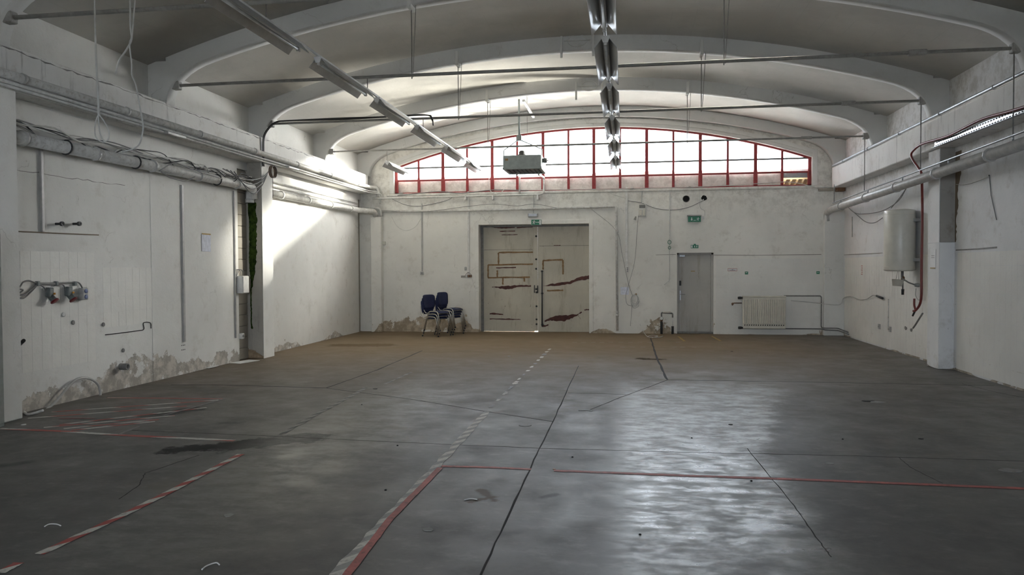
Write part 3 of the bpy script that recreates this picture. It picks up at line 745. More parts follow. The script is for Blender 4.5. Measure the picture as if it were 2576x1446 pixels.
MB().lathe((hx1+.06, HY+.2, (hz0+hz1)/2+.05), [(.05, -.05), (.06, 0), (.05, .05)], (1, 0, 0), 12).build('valve_actuator', M_dark, t)
MB().tube([(hx1, HY+.2, (hz0+hz1)/2+.05), (hx1+.14, HY+.2, (hz0+hz1)/2+.05)], .012).build('valve_stem', M_dark, t)
ap = P(1306, 342, HY+.15); ht = P(1306, 250, HY+.15)
MB().tube([(ap.x, HY+.15, ap.z), (ap.x, HY+.15, zv(ap.x)+.02)], .022, 8).build('hanging_rod', M_heater, t)
MB().bbox((ap.x-.055, HY+.1, ap.z-.11), (ap.x+.055, HY+.2, ap.z+.02), .01).build('hanger_block', M_heater, t)
for sx, hx in ((-1, hx0+.0), (1, hx1-.0)):
    zz = hz1+.14
    MB().tube([(ap.x+sx*.04, HY+.15, ap.z-.1), (hx, HY+.15, zz), (hx, HY+.15, hz1-.2)], .013, 6).build('hanger_strap', M_heater, t)
MB().bbox((hx0+.05, HY-.003, hz0+.2), (hx0+.12, HY, hz0+.25), .0).build('rating_label', M_tapebrown, t)
# white supply pipes from the heater to the wall
pa, pb = P(1296, 432, HY+.55), B(1307, 444, .12); pc = B(1307, 488, .12)
e1, e2, e3 = P(1352, 428, HY+.55), B(1368, 446, .1), B(1368, 484, .1); e4 = B(1360, 489, .1)
lz = B(960, 499, .09)
t = thing('heater_pipe', pc, 'white pipe dropping from the left underside of the fan heater to the wall', 'pipe')
MB().tube(bend([(pa.x, HY+.8, hz0+.02), (pa.x, HY+.8, hz0-.03), pb, pc], .05), .022).build('pipe', M_white, t)
t = thing('heating_pipe', B(1100, 497, .1), 'upper white pipe along the back wall rising to the fan heater', 'pipe')
pl_ = B(915, 501, .1)
MB().tube(bend([(e1.x, HY+.8, hz0+.02), (e1.x, HY+.8, hz0-.03), e2, e3, e4, B(960, 499, .1), (XL+.35, YB-.1, B(960, 499, .1).z)], .07), .026).build('pipe', M_pipe, t)
for px in (1172, 1240, 1353):
    c = B(px, 494, .06); MB().bbox((c.x-.02, YB-.13, c.z-.09), (c.x+.02, YB+.0, c.z+.035), .006).build('pipe_clip', M_white, t)
t = thing('heating_pipe', B(1552, 835, .05), 'lower white pipe along the back wall turning down beside the double door', 'pipe')
MB().tube(bend([B(962, 532, .06), B(1240, 528, .06), B(1500, 521, .06), B(1550, 519, .06), B(1553, 832, .06)], .06), .03, 10).build('pipe', M_pipe, t)
for p_ in ((1484, 521), (1502, 521)):
    c = B(*p_, .06); MB().tube([c-Vector((.03, 0, 0)), c+Vector((.03, 0, 0))], .037, 10).build('coupling', M_pipe, t)
for p_ in ((1552, 582), (1553, 785), (1553, 793)):
    c = B(*p_, .06); MB().tube([c-Vector((0, 0, .03)), c+Vector((0, 0, .03))], .037, 10).build('coupling', M_pipe, t)

# ------------------------------------------------------------------ left wall services
def run(name, label, pts, r, mat, cat='pipe', n=10, clips=0, clipmat=None, rb=.12, group=None):
    pts = [Vector(p) for p in pts]
    t = thing(name, sum(pts, Vector())/len(pts), label, cat, group)
    MB().tube(bend(pts, rb), r, n).build('pipe', mat, t)
    if clips:
        a, b = pts[0], pts[1]
        for k in range(clips):
            c = a+(b-a)*((k+.5)/clips); d = (b-a).normalized()
            MB().tube([c-d*.02, c+d*.02], r*1.22, n).build('pipe_clip', clipmat or mat, t)
    return t
run('service_pipe', 'thick pale pipe along the upper part of the left concrete beam', [(-6.47, 3., 3.70), (-6.47, 18.45, 3.72), (-6.3, 18.6, 3.72), (-6.3, 18.62, 3.5)], .048, M_pipe, clips=9, clipmat=M_greypipe)
run('conduit', 'upper of two thin white conduits under the thick pipe on the left beam', [(-6.48, 3., 3.625), (-6.48, 18.5, 3.625), (-6.25, 18.6, 3.61), (-6.25, 18.62, 3.3)], .018, M_white, 'conduit')
run('conduit', 'lower of two thin white conduits along the bottom edge of the left beam', [(-6.48, 3., 3.585), (-6.48, 18.5, 3.58), (-6.2, 18.6, 3.57), (-6.2, 18.62, 3.4)], .015, M_white, 'conduit')
for k, (px, py, lab) in enumerate(((440, 340, 'small grey light bracket on the left beam over the first bay'), (735, 423, 'small grey light bracket on the left beam just past the mossy pillar'))):
    c = on(px, py, 0, -6.4)
    t = thing('light_bracket', c, lab, 'bracket')
    MB().bbox((-6.43, c.y-.22, c.z-.02), (-6.36, c.y+.22, c.z+.02), .006).build('plate', M_greypipe, t)
    for yy in (-.15, .15): MB().tube([(-6.5, c.y+yy, c.z+.05), (-6.4, c.y+yy, c.z)], .008, 6).build('arm', M_steel, t)
run('drain_pipe', 'big pale drain pipe on the left wall between the foreground corner and mossy pillar', [(-6.66, 6.9, 3.1), (-6.66, 12.72, 3.11), (-6.66, 12.75, 2.9)], .075, M_pipe, clips=5, clipmat=M_greypipe)
run('drain_pipe', 'big white drain pipe on the sunlit left wall beyond the mossy pillar', [(-6.66, 13.2, 3.075), (-6.66, 18.2, 3.11), (-6.36, 18.5, 3.1), (-6.36, 18.58, 2.98)], .07, M_pipe, clips=4)
for k, z in enumerate((3.32, 3.23)):
    run('conduit', ('upper' if k == 0 else 'lower')+' thin white conduit above the big drain pipe on the sunlit wall', [(-6.75, 13.2, z), (-6.75, 18.3, z-.0)], .014, M_white, 'conduit')
c = (-6.72, 12.7, 2.95)
t = thing('pipe_stub', c, 'short white pipe end above the green moss on the pillar', 'pipe')
MB().tube([(-6.72, 12.72, 3.05), (-6.72, 12.72, 2.83)], .07, 12).build('pipe', M_white, t)
MB().tube([(-6.72, 12.72, 2.9), (-6.72, 12.72, 2.83)], .08, 12).build('collar', M_white, t)
run('corner_pipe', 'short white pipe stub in the far left corner under the upper wall pipe', [(-6.75, 18.55, 3.2), (-6.25, 18.6, 3.2), (-6.22, 18.62, 2.98)], .035, M_pipe)
# moss
m = MB(); nx, nz = 16, 110; grid = []; wa, wl_ = .0, .0
for j in range(nz+1):
    f = j/nz; z = 2.84-f*2.3
    wa += random.uniform(-.012, .012); wa = max(-.03, min(.03, wa)); wl_ += random.uniform(-.005, .005); wl_ = max(0, min(.02, wl_))
    w = max(.02, (.17 if f < .42 else .17-.12*min(1, (f-.42)/.25) if f < .8 else .05-.02*(f-.8)/.2)+wa)
    xa = -6.795+wl_+(.0 if f < .42 else .03*min(1, (f-.42)/.2))
    grid.append([(xa+w*i/nx, 12.782-(random.uniform(.003, .022) if 0 < i < nx else 0), z+random.uniform(-.006, .006)) for i in range(nx+1)])
vs = [p for r_ in grid for p in r_]
m.add(vs, [(j*(nx+1)+i, j*(nx+1)+i+1, (j+1)*(nx+1)+i+1, (j+1)*(nx+1)+i) for j in range(nz) for i in range(nx)], True)
tag(m.build('moss', M_moss), 'streak of dark green moss running down the damp pillar on the left', 'moss')
# cables heaped on the left pipe
t = thing('cable_bundle', (-6.66, 10.5, 3.2), 'tangle of dark cables lying along the left drain pipe', 'cables')
for k in range(7):
    pts = []
    for i in range(14):
        y = 7.1+i*.43+random.uniform(-.1, .1)
        pts.append((-6.66+random.uniform(-.06, .07), y, 3.235+random.uniform(-.03, .07)-(.12 if random.random() < .12 else 0)))
    MB().tube(smooth(pts, 4), random.choice((.007, .009, .012)), 6).build('cable', random.choice((M_dark, M_cable, M_wcable)), t)
for k in range(4):
    a_ = Vector((-6.6, 11.6+k*.12, 3.3)); b_ = Vector((-6.5, 12.74, 3.28-k*.05)); c_ = Vector((-6.47, 12.95, 3.42))
    MB().tube(smooth([a_, (a_+b_)/2+Vector((.06, 0, -.1-.05*k)), b_, c_], 6), .009, 6).build('cable', M_cable, t)
for (ps) in ([(405, 432), (430, 447), (465, 455), (490, 445)], [(400, 430), (440, 410), (480, 425), (560, 450)]):
    MB().tube(smooth([on(px, py, 0, -6.55) for px, py in ps], 6), .008, 6).build('cable', M_cable, t)
for px in (165, 340, 545):
    c = on(px, 300+px*.33*.72, 0, -6.66)
    MB().tube([(c.x+.085*math.cos(a*math.pi/8), c.y, 3.105+.085*math.sin(a*math.pi/8)) for a in range(17)], .01, 6).build('pipe_strap', M_dark, t)
# coil at the pillar head, black cables running up the haunch to the tie rod
c = Vector((-6.49, 13.12, 3.44))
t = thing('cable_coil', c, 'brown cable coil hung on top of the mossy pillar', 'cable coil')
for k in range(4): MB().tube([(c.x+.012*k, c.y+.11*math.cos(a*math.pi/10)+.01*k, c.z+.11*math.sin(a*math.pi/10)) for a in range(21)], .008, 6).build('turn', M_cable if k % 2 else M_brass, t)
MB().tube([(c.x+.03, c.y-.02, c.z-.1), (c.x+.03, c.y-.02, 3.1), (c.x+.03, c.y-.03, 2.95)], .005, 6).build('tail', M_dark, t)
t = thing('black_cable', (-6.3, 12.9, 3.6), 'black cable climbing the rib foot and running along the middle tie rod', 'cable')
for k in range(3):
    d = .018*k
    pts = [(-6.5, 12.84-d, 3.5), (-6.5, 12.84-d, 3.75), (-6.49, 12.84-d, 4.0), (-6.42, 12.84-d, 4.15), (-6.28, 12.9-d, 4.3), (-6.0, 12.92-d, 4.325), (-5.0, 12.92-d, 4.315+.01*k), (-4.3, 12.92-d, 4.33), (-3.5, 12.92-d, 4.34), (-3.38, 12.95, 4.3-d), (-3.36, 12.97, 4.16)]
    MB().tube(smooth(pts, 5), .011, 6).build('strand', M_dark, t)
# cables hanging from the vault in the foreground
t = thing('hanging_cable', P(240, 60, 6.4), 'pale looped cable hanging from the vault, the further left one', 'cable')
MB().tube(smooth([P(x, y, 6.4) for x, y in ((238, -60), (238, 20), (240, 80), (243, 160), (249, 270), (250, 288), (262, 305), (274, 330), (272, 350), (262, 354), (252, 335), (248, 300), (246, 240), (240, 120), (239, 20))], 5), .007, 6).build('cable', M_wcable, t)
MB().tube(smooth([P(x, y, 6.4) for x, y in ((249, 285), (240, 310), (240, 340), (252, 355), (266, 358))], 5), .006, 6).build('loop', M_wcable, t)
t = thing('hanging_cable', P(332, 60, 6.5), 'pale branching cable hanging from the vault, right of the looped one', 'cable')
MB().tube(smooth([P(x, y, 6.5) for x, y in ((345, -60), (338, 20), (332, 90), (326, 110), (331, 160), (332, 190), (342, 215), (354, 280), (360, 320), (352, 360), (335, 374), (308, 382))], 5), .007, 6).build('cable', M_wcable, t)
MB().tube(smooth([P(x, y, 6.5) for x, y in ((327, -40), (328, 60), (331, 98), (318, 125), (300, 152), (290, 186))], 5), .009, 6).build('branch', M_wcable, t)
# flat conduits on left wall
def stripbox(name, label, p, q, w=.03, th=.02, mat=M_greypipe, cat='conduit', plane='L'):
    if plane == 'L': return tag(MB().bbox((XL, p.y-w/2, min(p.z, q.z)), (XL+th+.012, p.y+w/2, max(p.z, q.z)), .003).build(name, mat), label, cat)
    return tag(MB().bbox((p.x-w/2, YB-th, min(p.z, q.z)), (p.x+w/2, YB, max(p.z, q.z)), .003).build(name, mat), label, cat)
stripbox('cable_duct', 'grey vertical cable duct high on the left wall near the corner', L(100, 365), L(103, 582), .04)
stripbox('cable_duct', 'long grey vertical cable duct in the middle of the left wall', L(455, 465), L(459, 860), .045)
stripbox('cable_duct', 'thin grey cable duct on the left wall beside the bare blocks', L(586, 480), L(590, 850), .03)
t = thing('junction_box', L(455, 875, .01), 'small outline of screw holes under the long left cable duct', 'socket')
for dy in (-.04, 0, .04):
    for dz in (-.04, .03): c = L(459, 873); MB().lathe((XL+.012, c.y+dy, c.z+dz), [(.008, 0), (.008, .004)], (1, 0, 0), 8).build('screw_hole', M_dark, t)
p = L(601, 715)
t = thing('switch_box', (XL+.06, 12.45, p.z-.16), 'white metal switch box on the left wall before the mossy pillar', 'switch box')
MB().bbox((XL, 12.33, p.z-.16), (XL+.13, 12.55, p.z+.15), .01).build('body', M_plast, t)
MB().bbox((XL+.13, 12.34, p.z-.15), (XL+.138, 12.54, p.z+.14), .004).build('lid', M_plast, t)
for k in range(3): MB().tube(smooth([(XL+.05, 12.4+.04*k, p.z+.14), (XL+.07, 12.36+.06*k, p.z+.23), (XL+.03, 12.3+.05*k, p.z+.26), (XL+.03, 12.28, p.z+.1)], 5), .005, 6).build('wire', M_cable, t)
p = L(600, 846)
t = thing('socket_outlet', (XL+.03, 12.47, p.z), 'small white socket low on the left wall beside the mossy pillar', 'socket')
MB().bbox((XL-.02, 12.42, p.z-.05), (XL+.05, 12.52, p.z+.05), .008).build('body', M_plast, t)
MB().lathe((XL+.05, 12.47, p.z), [(.025, 0), (.025, .004)], (1, 0, 0), 12).build('outlet', M_ink, t)
p = L(517, 611)
t = thing('paper_sheet', L(517, 629, .013), 'white sheet in a plastic sleeve taped to the left wall', 'paper')
MB().bbox((XL+.012, p.y-.13, p.z-.14), (XL+.016, p.y+.13, p.z+.14), .001).build('sheet', M_sleeve, t)
MB().box((XL+.016, p.y-.13, p.z+.135), (XL+.018, p.y+.13, p.z+.155)).build('tape', M_yellow, t)
for px in (140, 184): 
    c = L(px, 563)
    t = thing('pipe_end', c, 'dark bolt stub sticking from the left wall, %s of the pair' % ('left' if px == 140 else 'right'), 'bolt')
    MB().tube([(XL-.01, c.y, c.z), (XL+.1, c.y, c.z)], .015, 8).build('shaft', M_dark, t); MB().tube([(XL+.07, c.y, c.z), (XL+.1, c.y, c.z)], .028, 8).build('nut', M_dark, t)
c = L(303, 922)
t = thing('pipe_end', c, 'dark open pipe end low in the left wall with a grey plaster stain', 'pipe')
MB().lathe((XL-.03, c.y, c.z), [(.045, 0), (.045, .14), (.03, .14), (.03, .02)], (1, 0, 0), 14).build('pipe', M_tie, t)
c = L(58, 858)
tag(MB().tube([L(50, 866, .0), L(60, 856, .1)], .02, 8).build('pipe_end', M_dark), 'small dark pipe stub slanting out of the left wall near the corner', 'pipe')
for (px, py, lab) in ((160, 791, 'pale round cap set in the left wall tiles'), (184, 811, 'dark round hole in the left wall tiles'), (260, 816, 'small ringed screw cap beside the lower tile patch'), (310, 881, 'dark plug hole above the peeled skirting on the left wall')):
    c = L(px, py, .007)
    tag(MB().lathe((XL+.004, c.y, c.z), [(.028, 0), (.028, .008), (.018, .01)], (1, 0, 0), 14).build('screw_cover', M_wall if px == 160 else M_tie), lab, 'cap')
tag(MB().tube(smooth([L(265, 842, .006), L(300, 838, .006), L(345, 832, .006), L(362, 828, .006), L(361, 812, .006), L(378, 812, .006), L(380, 826, .006)], 4), .006, 6).build('dark_groove', M_joint), 'dark broken edge line under the lower tile patch on left wall', 'groove')
tag(MB().strip([L(45, 582, .002), L(150, 587, .002), L(248, 591, .002)], .014, (1, 0, 0), .006).build('tile_edge', M_brown), 'thin brown edge strip above the tiles on the left wall', 'edge strip')
# industrial sockets
def indsock(px, py, label):
    c = L(px, py); x = XL
    t = thing('industrial_socket', (x+.05, c.y, c.z-.12), label, 'socket', 'industrial sockets on the left wall')
    MB().bbox((x, c.y-.04, c.z-.03), (x+.07, c.y+.04, c.z+.085), .012).build('body', M_sock, t)
    d = Vector((.62, .12, -.75)).normalized(); o = Vector((x+.05, c.y+.008, c.z-.03))
    MB().lathe(o, [(.034, -.03), (.036, .04), (.043, .045), (.043, .055)], d, 16).build('barrel', M_sock, t)
    MB().lathe(o+d*.055, [(.05, 0), (.05, .012), (.025, .016)], d, 16).build('lid', M_sred, t)
    MB().bbox((x+.07, c.y+.015, c.z-.0), (x+.09, c.y+.038, c.z+.022), .004).build('clip', M_orange, t)
indsock(118, 741, 'grey industrial socket with red lid, the left one of two')
indsock(166, 738, 'grey industrial socket with red lid, the right one beside the plug box')
c = L(203, 739)
t = thing('socket_box', (XL+.04, c.y, c.z-.1), 'grey double socket box with blue outlets on the left wall', 'socket')
MB().bbox((XL, c.y-.055, c.z-.075), (XL+.075, c.y+.045, c.z+.075), .01).build('body', M_greypipe, t)
for dz in (.036, -.036): MB().lathe((XL+.075, c.y+.0, c.z+dz), [(.028, 0), (.028, .006), (.016, .007)], (1, 0, 0), 14).build('outlet', M_blue, t)
t = thing('socket_cable', L(120, 712, .02), 'bundle of grey cables clipped along the wall above the sockets', 'cables')
for ps in ([(-60, 710), (5, 712), (28, 715), (48, 722), (58, 710), (72, 706), (88, 711), (92, 712)], [(92, 712), (135, 712), (185, 710), (198, 711), (206, 722), (208, 730)], [(-60, 720), (10, 720), (45, 726), (58, 730), (44, 741), (60, 741), (75, 732), (90, 718), (93, 713)],
           [(44, 741), (42, 746), (52, 750), (62, 748), (78, 734), (92, 719)], [(92, 713), (106, 719), (115, 728), (117, 735)], [(92, 713), (136, 715), (156, 715), (164, 724), (165, 731)]):
    MB().tube(smooth([L(x, y, .025) for x, y in ps], 5), .009, 6).build('cable', M_cable, t)
for px in (90, 137, 184, 32): c = L(px, 712.5, .0); MB().bbox((XL, c.y-.02, c.z-.03), (XL+.045, c.y+.02, c.z+.025), .006).build('cable_clip', M_sock, t)
# bent grey tube rising from floor, left
t = thing('bent_tube', FL(250, 990), 'grey flexible tube bent in an arch at the foot of the left wall', 'tube')
ps = [(252, 1000), (252, 985), (246, 966), (225, 952), (195, 953), (170, 975), (140, 1010), (110, 1035)]
MB().tube(smooth([L(x, y, .06) for x, y in ps], 6), .016, 8).build('tube', M_greypipe, t)
t = thing('white_tube', FL(75, 1045), 'short white tube curling on the floor by the left wall', 'tube')
MB().tube(smooth([FL(52, 1038, .02)+Vector((.0, .05, 0)), FL(70, 1042, .015), FL(90, 1038, .02), FL(108, 1032, .05)], 5), .014, 8).build('tube', M_white, t)
# cabinet edge at the far left
e = on(9, 800, 0, -6.2)
t = thing('metal_cabinet', (-6.42, 5.9, 0), 'edge of a tall grey metal cabinet cut by the left picture border', 'cabinet')
yc = on(7, 800, 0, -6.3).y
MB().bbox((-6.52, yc-.8, 0.02), (-6.3, yc, 2.05), .01).build('body', M_cab, t)
MB().bbox((-6.3, yc-.78, .06), (-6.285, yc-.02, 2.0), .004).build('door', M_cab, t)

# ------------------------------------------------------------------ right wall services
run('pipe_handrail', 'grey pipe rail lying along the top edge of the right beam', [(4.78, 18.35, 3.965), (4.78, 3., 3.965)], .028, M_steel, clips=9, clipmat=M_steel)
t = run('drain_pipe', 'large grey drain pipe sloping along the right wall over the boiler', [(4.72, 3.0, 3.2), (4.72, 18.25, 2.945), (4.72, 18.62, 2.9), (4.74, 18.62, 2.7)], .078, M_greypipe, clips=9, clipmat=M_greypipe)
def zp(y): return 3.2+(2.945-3.2)*(y-3)/(18.25-3)
t = thing('pipe_rail', (4.72, 11., 3.1), 'thin steel rail above the large drain pipe on the right wall', 'rail')
MB().bbox((4.7, 3., 0+zp(3)+.13), (4.74, 3.01, zp(3)+.15)).build('rail_end', M_steel, t)
MB().tube([(4.72, 3., zp(3)+.15), (4.72, 18.1, zp(18.1)+.14)], .014, 6).build('rail', M_steel, t)
for k in range(8):
    y = 4.5+k*1.85; MB().tube([(4.72, y, zp(y)+.07), (4.72, y, zp(y)+.15)], .012, 6).build('spacer', M_steel, t)
for y in (7.08, 10.05, 12.96, 15.82, 18.0):
    zt = 4.28 if y < 15 else 4.2
    if y > 17: zt = 3.5
    MB().tube([(4.72, y, zp(y)+.15), (4.72, y, zt)], .008, 6).build('drop_rod', M_tie, t)
# perforated tray and red hose
ya, yb_ = on(2350, 366, 0, 4.77).y, on(2576, 283, 0, 4.77).y
t = thing('cable_tray', (4.77, 9., 3.6), 'perforated bright metal cable tray on the right concrete beam', 'cable tray')
za_ = on(2355, 363, 0, 4.77).z
MB().bbox((4.8, 4., za_-.04), (4.775, ya, za_+.055), .003).build('tray', M_alu, t)
MB().bbox((4.74, 4., za_-.045), (4.8, ya, za_-.037), .002).build('flange', M_steel, t)
slot = None
for k in range(46):
    y = ya-.06-k*.075
    for dz in (-.018, .026):
        yy = y-(.035 if dz > 0 else 0)
        if slot is None: slot = MB().bbox((4.772, yy-.022, za_+dz-.008), (4.776, yy+.022, za_+dz+.008), .001).build('slot', M_void, t); o0 = (yy, dz)
        else: place(slot, t, LOC[slot]+Vector((0, yy-o0[0], dz-o0[1])))
hose = [(2600, 262), (2540, 280), (2470, 300), (2400, 335), (2370, 347), (2320, 362), (2298, 378), (2292, 390), (2298, 405), (2312, 425), (2318, 440)]
pts = [on(x, y, 0, 4.73) for x, y in hose]+[on(x, y, 0, 4.84) for x, y in ((2320, 500), (2320, 560), (2319, 620), (2318, 690), (2318, 740), (2314, 765), (2304, 780), (2298, 782))]
t = thing('red_hose', pts[-1], 'dark red hose looping down the right wall past the boiler', 'hose')
MB().tube(smooth(pts, 5), .02, 8).build('hose', M_redhose, t)
q = [on(x, y, 0, 4.86) for x, y in ((2300, 751), (2300, 768), (2303, 779))]
MB().tube(smooth(q, 4), .018, 8).build('short_leg', M_redhose, t)
MB().tube([on(2303, 780, 0, 4.86), on(2296, 794, 0, 4.86)], .016, 8).build('nozzle', M_dark, t)
tag(MB().tube(smooth([on(x, y, 0, 4.83) for x, y in ((2321, 788), (2312, 802), (2304, 815), (2297, 825))], 4), .014, 8).build('tap_pipe', M_tie), 'dark slanting tap pipe on the right wall under the red hose', 'tap')
for i, ps in enumerate(([(2130, 518), (2150, 535), (2175, 538), (2220, 530), (2260, 505), (2283, 468)], [(2130, 518), (2155, 540), (2178, 558), (2200, 560), (2220, 548)], [(2242, 523), (2265, 495), (2284, 466)])):
    lab = ['dark cable sagging between the right drain pipe and the boiler', 'loose dark cable end curling on the wall left of the boiler', 'short dark cable rising from the boiler top to the pipe'][i]
    tag(MB().tube(smooth([on(x, y, 0, 5.02) for x, y in ps], 5), .008, 6).build('cable', M_cable), lab, 'cable')
# water boiler
bc = on(2263, 600, 0, 4.83); bz1 = on(2263, 527, 0, 4.83).z; bz0 = on(2263, 682, 0, 4.83).z; br = .255
t = thing('water_boiler', (4.83, bc.y, bz0), 'tall cream cylindrical water boiler hung on the right wall', 'boiler')
MB().lathe((4.83, bc.y, bz0), [(br*.8, 0), (br*.97, .015), (br, .04), (br, bz1-bz0-.05), (br*.95, bz1-bz0-.015), (br*.6, bz1-bz0)], n=40).build('tank', M_boiler, t)
for z in (bz0+.07, bz1-.09): MB().lathe((4.83, bc.y, z), [(br+.001, 0), (br+.002, .006)], n=40).build('seam', M_radi, t)
for z in (bz0+.2, bz1-.2): MB().bbox((4.95, bc.y-.2, z-.03), (XR, bc.y+.2, z+.03), .005).build('wall_bracket', M_steel, t)
MB().tube([(4.9, bc.y+.03, bz0+.01), (4.9, bc.y+.03, bz0-.4)], .014).build('outlet_pipe', M_tie, t)
MB().tube(bend([(4.86, bc.y-.02, bz0+.01), (4.86, bc.y-.02, bz0-.12), (4.9, bc.y-.25, bz0-.2), (5.03, bc.y-.3, bz0-.25)], .04), .012).build('inlet_pipe', M_tie, t)
MB().lathe((4.9, bc.y+.03, bz0-.14), [(.02, -.04), (.032, -.02), (.032, .03), (.02, .05)], n=10).build('valve', M_brass, t)
MB().lathe((4.9, bc.y+.03, bz0-.42), [(.022, 0), (.026, .1)], n=10).build('drain_nozzle', M_dark, t)
MB().lathe((5.03, bc.y-.3, bz0-.24), [(.03, -.05), (.04, 0), (.03, .06)], (1, 0, 0), 12).build('mixer_tap', M_steel, t)
MB().tube(smooth([(5.05, bc.y-.3, bz0-.24), (5.04, bc.y-.42, bz0-.3), (5.05, bc.y-.4, bz0-.45), (5.05, bc.y-.28, bz0-.5), (5.05, bc.y-.15, bz0-.42), (5.04, bc.y-.2, bz0-.3)], 5), .007, 6).build('wire_loop', M_wcable, t)
pp = on(2260, 711, 0, 4.8)
t = thing('drip_pan', (4.78, pp.y, pp.z-.06), 'small round pan hanging on wires under the boiler', 'pan')
MB().lathe((4.78, pp.y, pp.z-.06), [(.075, 0), (.1, .12), (.105, .12), (.095, .115), (.07, .012)], (.1, 0, 1), 24).build('bowl', M_boiler, t)
MB().lathe((4.788, pp.y, pp.z+.045), [(.088, 0), (.05, .003)], (.1, 0, 1), 24).build('dark_inside', M_tie, t)
for sx in (-.07, .07): MB().tube([(4.78, pp.y+sx, pp.z+.05), (4.8, pp.y+sx*.4, bz0+.01)], .003, 6).build('wire', M_tie, t)
# right wall bits
p = on(2347, 650, 0, 4.87)
t = thing('paper_notice', (4.872, p.y, p.z-.15), 'small white notice on the right pillar beside the red hose', 'notice')
MB().box((4.868, p.y-.105, p.z-.15), (4.871, p.y+.105, p.z+.15)).build('sheet', M_paper, t)
MB().box((4.8665, p.y-.09, p.z-.16), (4.871, p.y+.1, p.z-.145)).build('tape', M_yellow, t)
for dz in (.04, .01): MB().box((4.867, p.y-.06, p.z+dz), (4.868, p.y+.06, p.z+dz+.008)).build('text_line', M_ink, t)
p = R(2168, 680, .008)
t = thing('red_notice', (XR-.008, p.y, p.z-.1), 'faded red lettered label on the right wall left of the boiler', 'notice')
for k in range(5): MB().box((XR-.009, p.y-.045, p.z+.09-k*.045), (XR-.0065, p.y+.045-.02*(k % 2), p.z+.105-k*.045)).build('text_line', M_inkred, t)
t = thing('cable_run', R(2150, 750, .02), 'pale cable clipped along the right corner ending in a dark plug', 'cable')
ps = [B(1990, 756, .03), B(2040, 760, .03), on(2072, 764, 1, 18.5), on(2112, 766, 1, 18.5)]
MB().tube(smooth(ps+[R(x, y, .03) for x, y in ((2122, 750), (2140, 745), (2160, 753), (2180, 752), (2195, 743), (2205, 744))], 5), .009, 6).build('cable', M_wcable, t)
MB().tube([R(2205, 744, .03), R(2220, 750, .05)], [.02, .025], 8).build('plug', M_dark, t)
stripbox_p, stripbox_q = R(2236, 752), R(2236, 830)
tag(MB().bbox((XR-.02, stripbox_p.y-.015, stripbox_q.z), (XR, stripbox_p.y+.015, stripbox_p.z), .003).build('cable_duct', M_pipe), 'short pale cable duct on the right wall below the boiler', 'conduit')
p, q = R(2145, 545), R(2146, 596)
tag(MB().bbox((XR-.02, p.y-.012, q.z), (XR, p.y+.012, p.z), .003).build('cable_duct', M_greypipe), 'thin grey cable duct high in the far right corner', 'conduit')
for (px, py, lab) in ((2214, 821, 'small grey socket low on the right wall, left of the duct'), (2241, 828, 'small grey socket low on the right wall under the duct')):
    c = R(px, py)
    t = thing('socket_outlet', (XR-.02, c.y, c.z-.04), lab, 'socket'); MB().bbox((XR-.035, c.y-.04, c.z-.05), (XR, c.y+.04, c.z+.05), .006).build('body', M_greypipe, t); MB().lathe((XR-.035, c.y, c.z), [(.02, -.003), (.02, 0)], (1, 0, 0), 12).build('outlet', M_ink, t)
for k, (px, py) in enumerate(((2278, 825), (2292, 830))):
    c = R(px, py, .008); m = MB(); 
    m.prism([(XR-.008, c.y+.07*math.cos(a)*random.uniform(.6, 1.1), c.z+.035*math.sin(a)*random.uniform(.6, 1.2)) for a in [i*math.pi/6 for i in range(12)]], (.003, 0, 0))
    tag(m.build('plaster_hole', M_tie), 'dark broken patch in the right wall tiles, %s one' % ('further' if k == 0 else 'nearer'), 'hole')
t = thing('cord', on(2490, 440, 0, 5.08), 'thin dark cord hanging from a nail on the right wall', 'cord')
MB().tube([R(2489, 442, .01), R(2493, 490, .01), R(2507, 553, .01)], .006, 6).build('cord', M_cable, t)
MB().tube([R(2489, 442, -.01), R(2488, 441, .03)], .01, 6).build('nail', M_dark, t)
MB().tube(smooth([R(2489, 443, .012), R(2460, 455, .012), R(2430, 464, .012), R(2405, 464, .012)], 4), .005, 6).build('side_string', M_wcable, t)
c = B(2100, 476, .1)
t = thing('steel_stub', c, 'dark square steel stub under the far end of the right beam', 'steel stub')
MB().bbox((c.x+.02, 18.45, c.z-.06), (c.x+.2, 18.66, c.z+.06), .008).build('stub', M_brass, t); MB().bbox((c.x-.35, 18.6, c.z-.03), (c.x+.02, 18.7, c.z+.03), .008).build('arm', M_block, t)

# ------------------------------------------------------------------ back wall fittings
# radiator
r0, r1 = B(1868, 745, .1), B(1976, 827, .1)
rx0, rx1, rz1, rz0 = r0.x, r1.x, r0.z, r1.z
t = thing('radiator', ((rx0+rx1)/2, YB-.1, rz0), 'cream ribbed panel radiator on the back wall right of the small door', 'radiator')
MB().bbox((rx0, YB-.12, rz0), (rx1, YB-.09, rz1), .01).build('panel', M_radi, t)
fin = None; n = 20
for k in range(n):
    x = rx0+.03+k*(rx1-rx0-.06)/(n-1)
    if fin is None: fin = MB().bbox((x-.015, YB-.15, rz0+.12), (x+.015, YB-.115, rz1-.07), .01).build('rib', M_radi, t); f0 = x
    else: place(fin, t, LOC[fin]+Vector((x-f0, 0, 0)))
slot = None
for k in range(18):
    x = rx0+.05+k*(rx1-rx0-.1)/17
    if slot is None: slot = MB().prism([(x-.015, YB-.139, rz0+.075), (x+.008, YB-.139, rz0+.075), (x+.015, YB-.139, rz0+.1), (x-.008, YB-.139, rz0+.1)], (0, .004, 0)).build('slot', M_void, t); s0 = x
    else: place(slot, t, LOC[slot]+Vector((x-s0, 0, 0)))
MB().bbox((rx0-.005, YB-.15, rz1-.02), (rx1+.005, YB-.06, rz1+.012), .006).build('top_grille', M_radi, t)
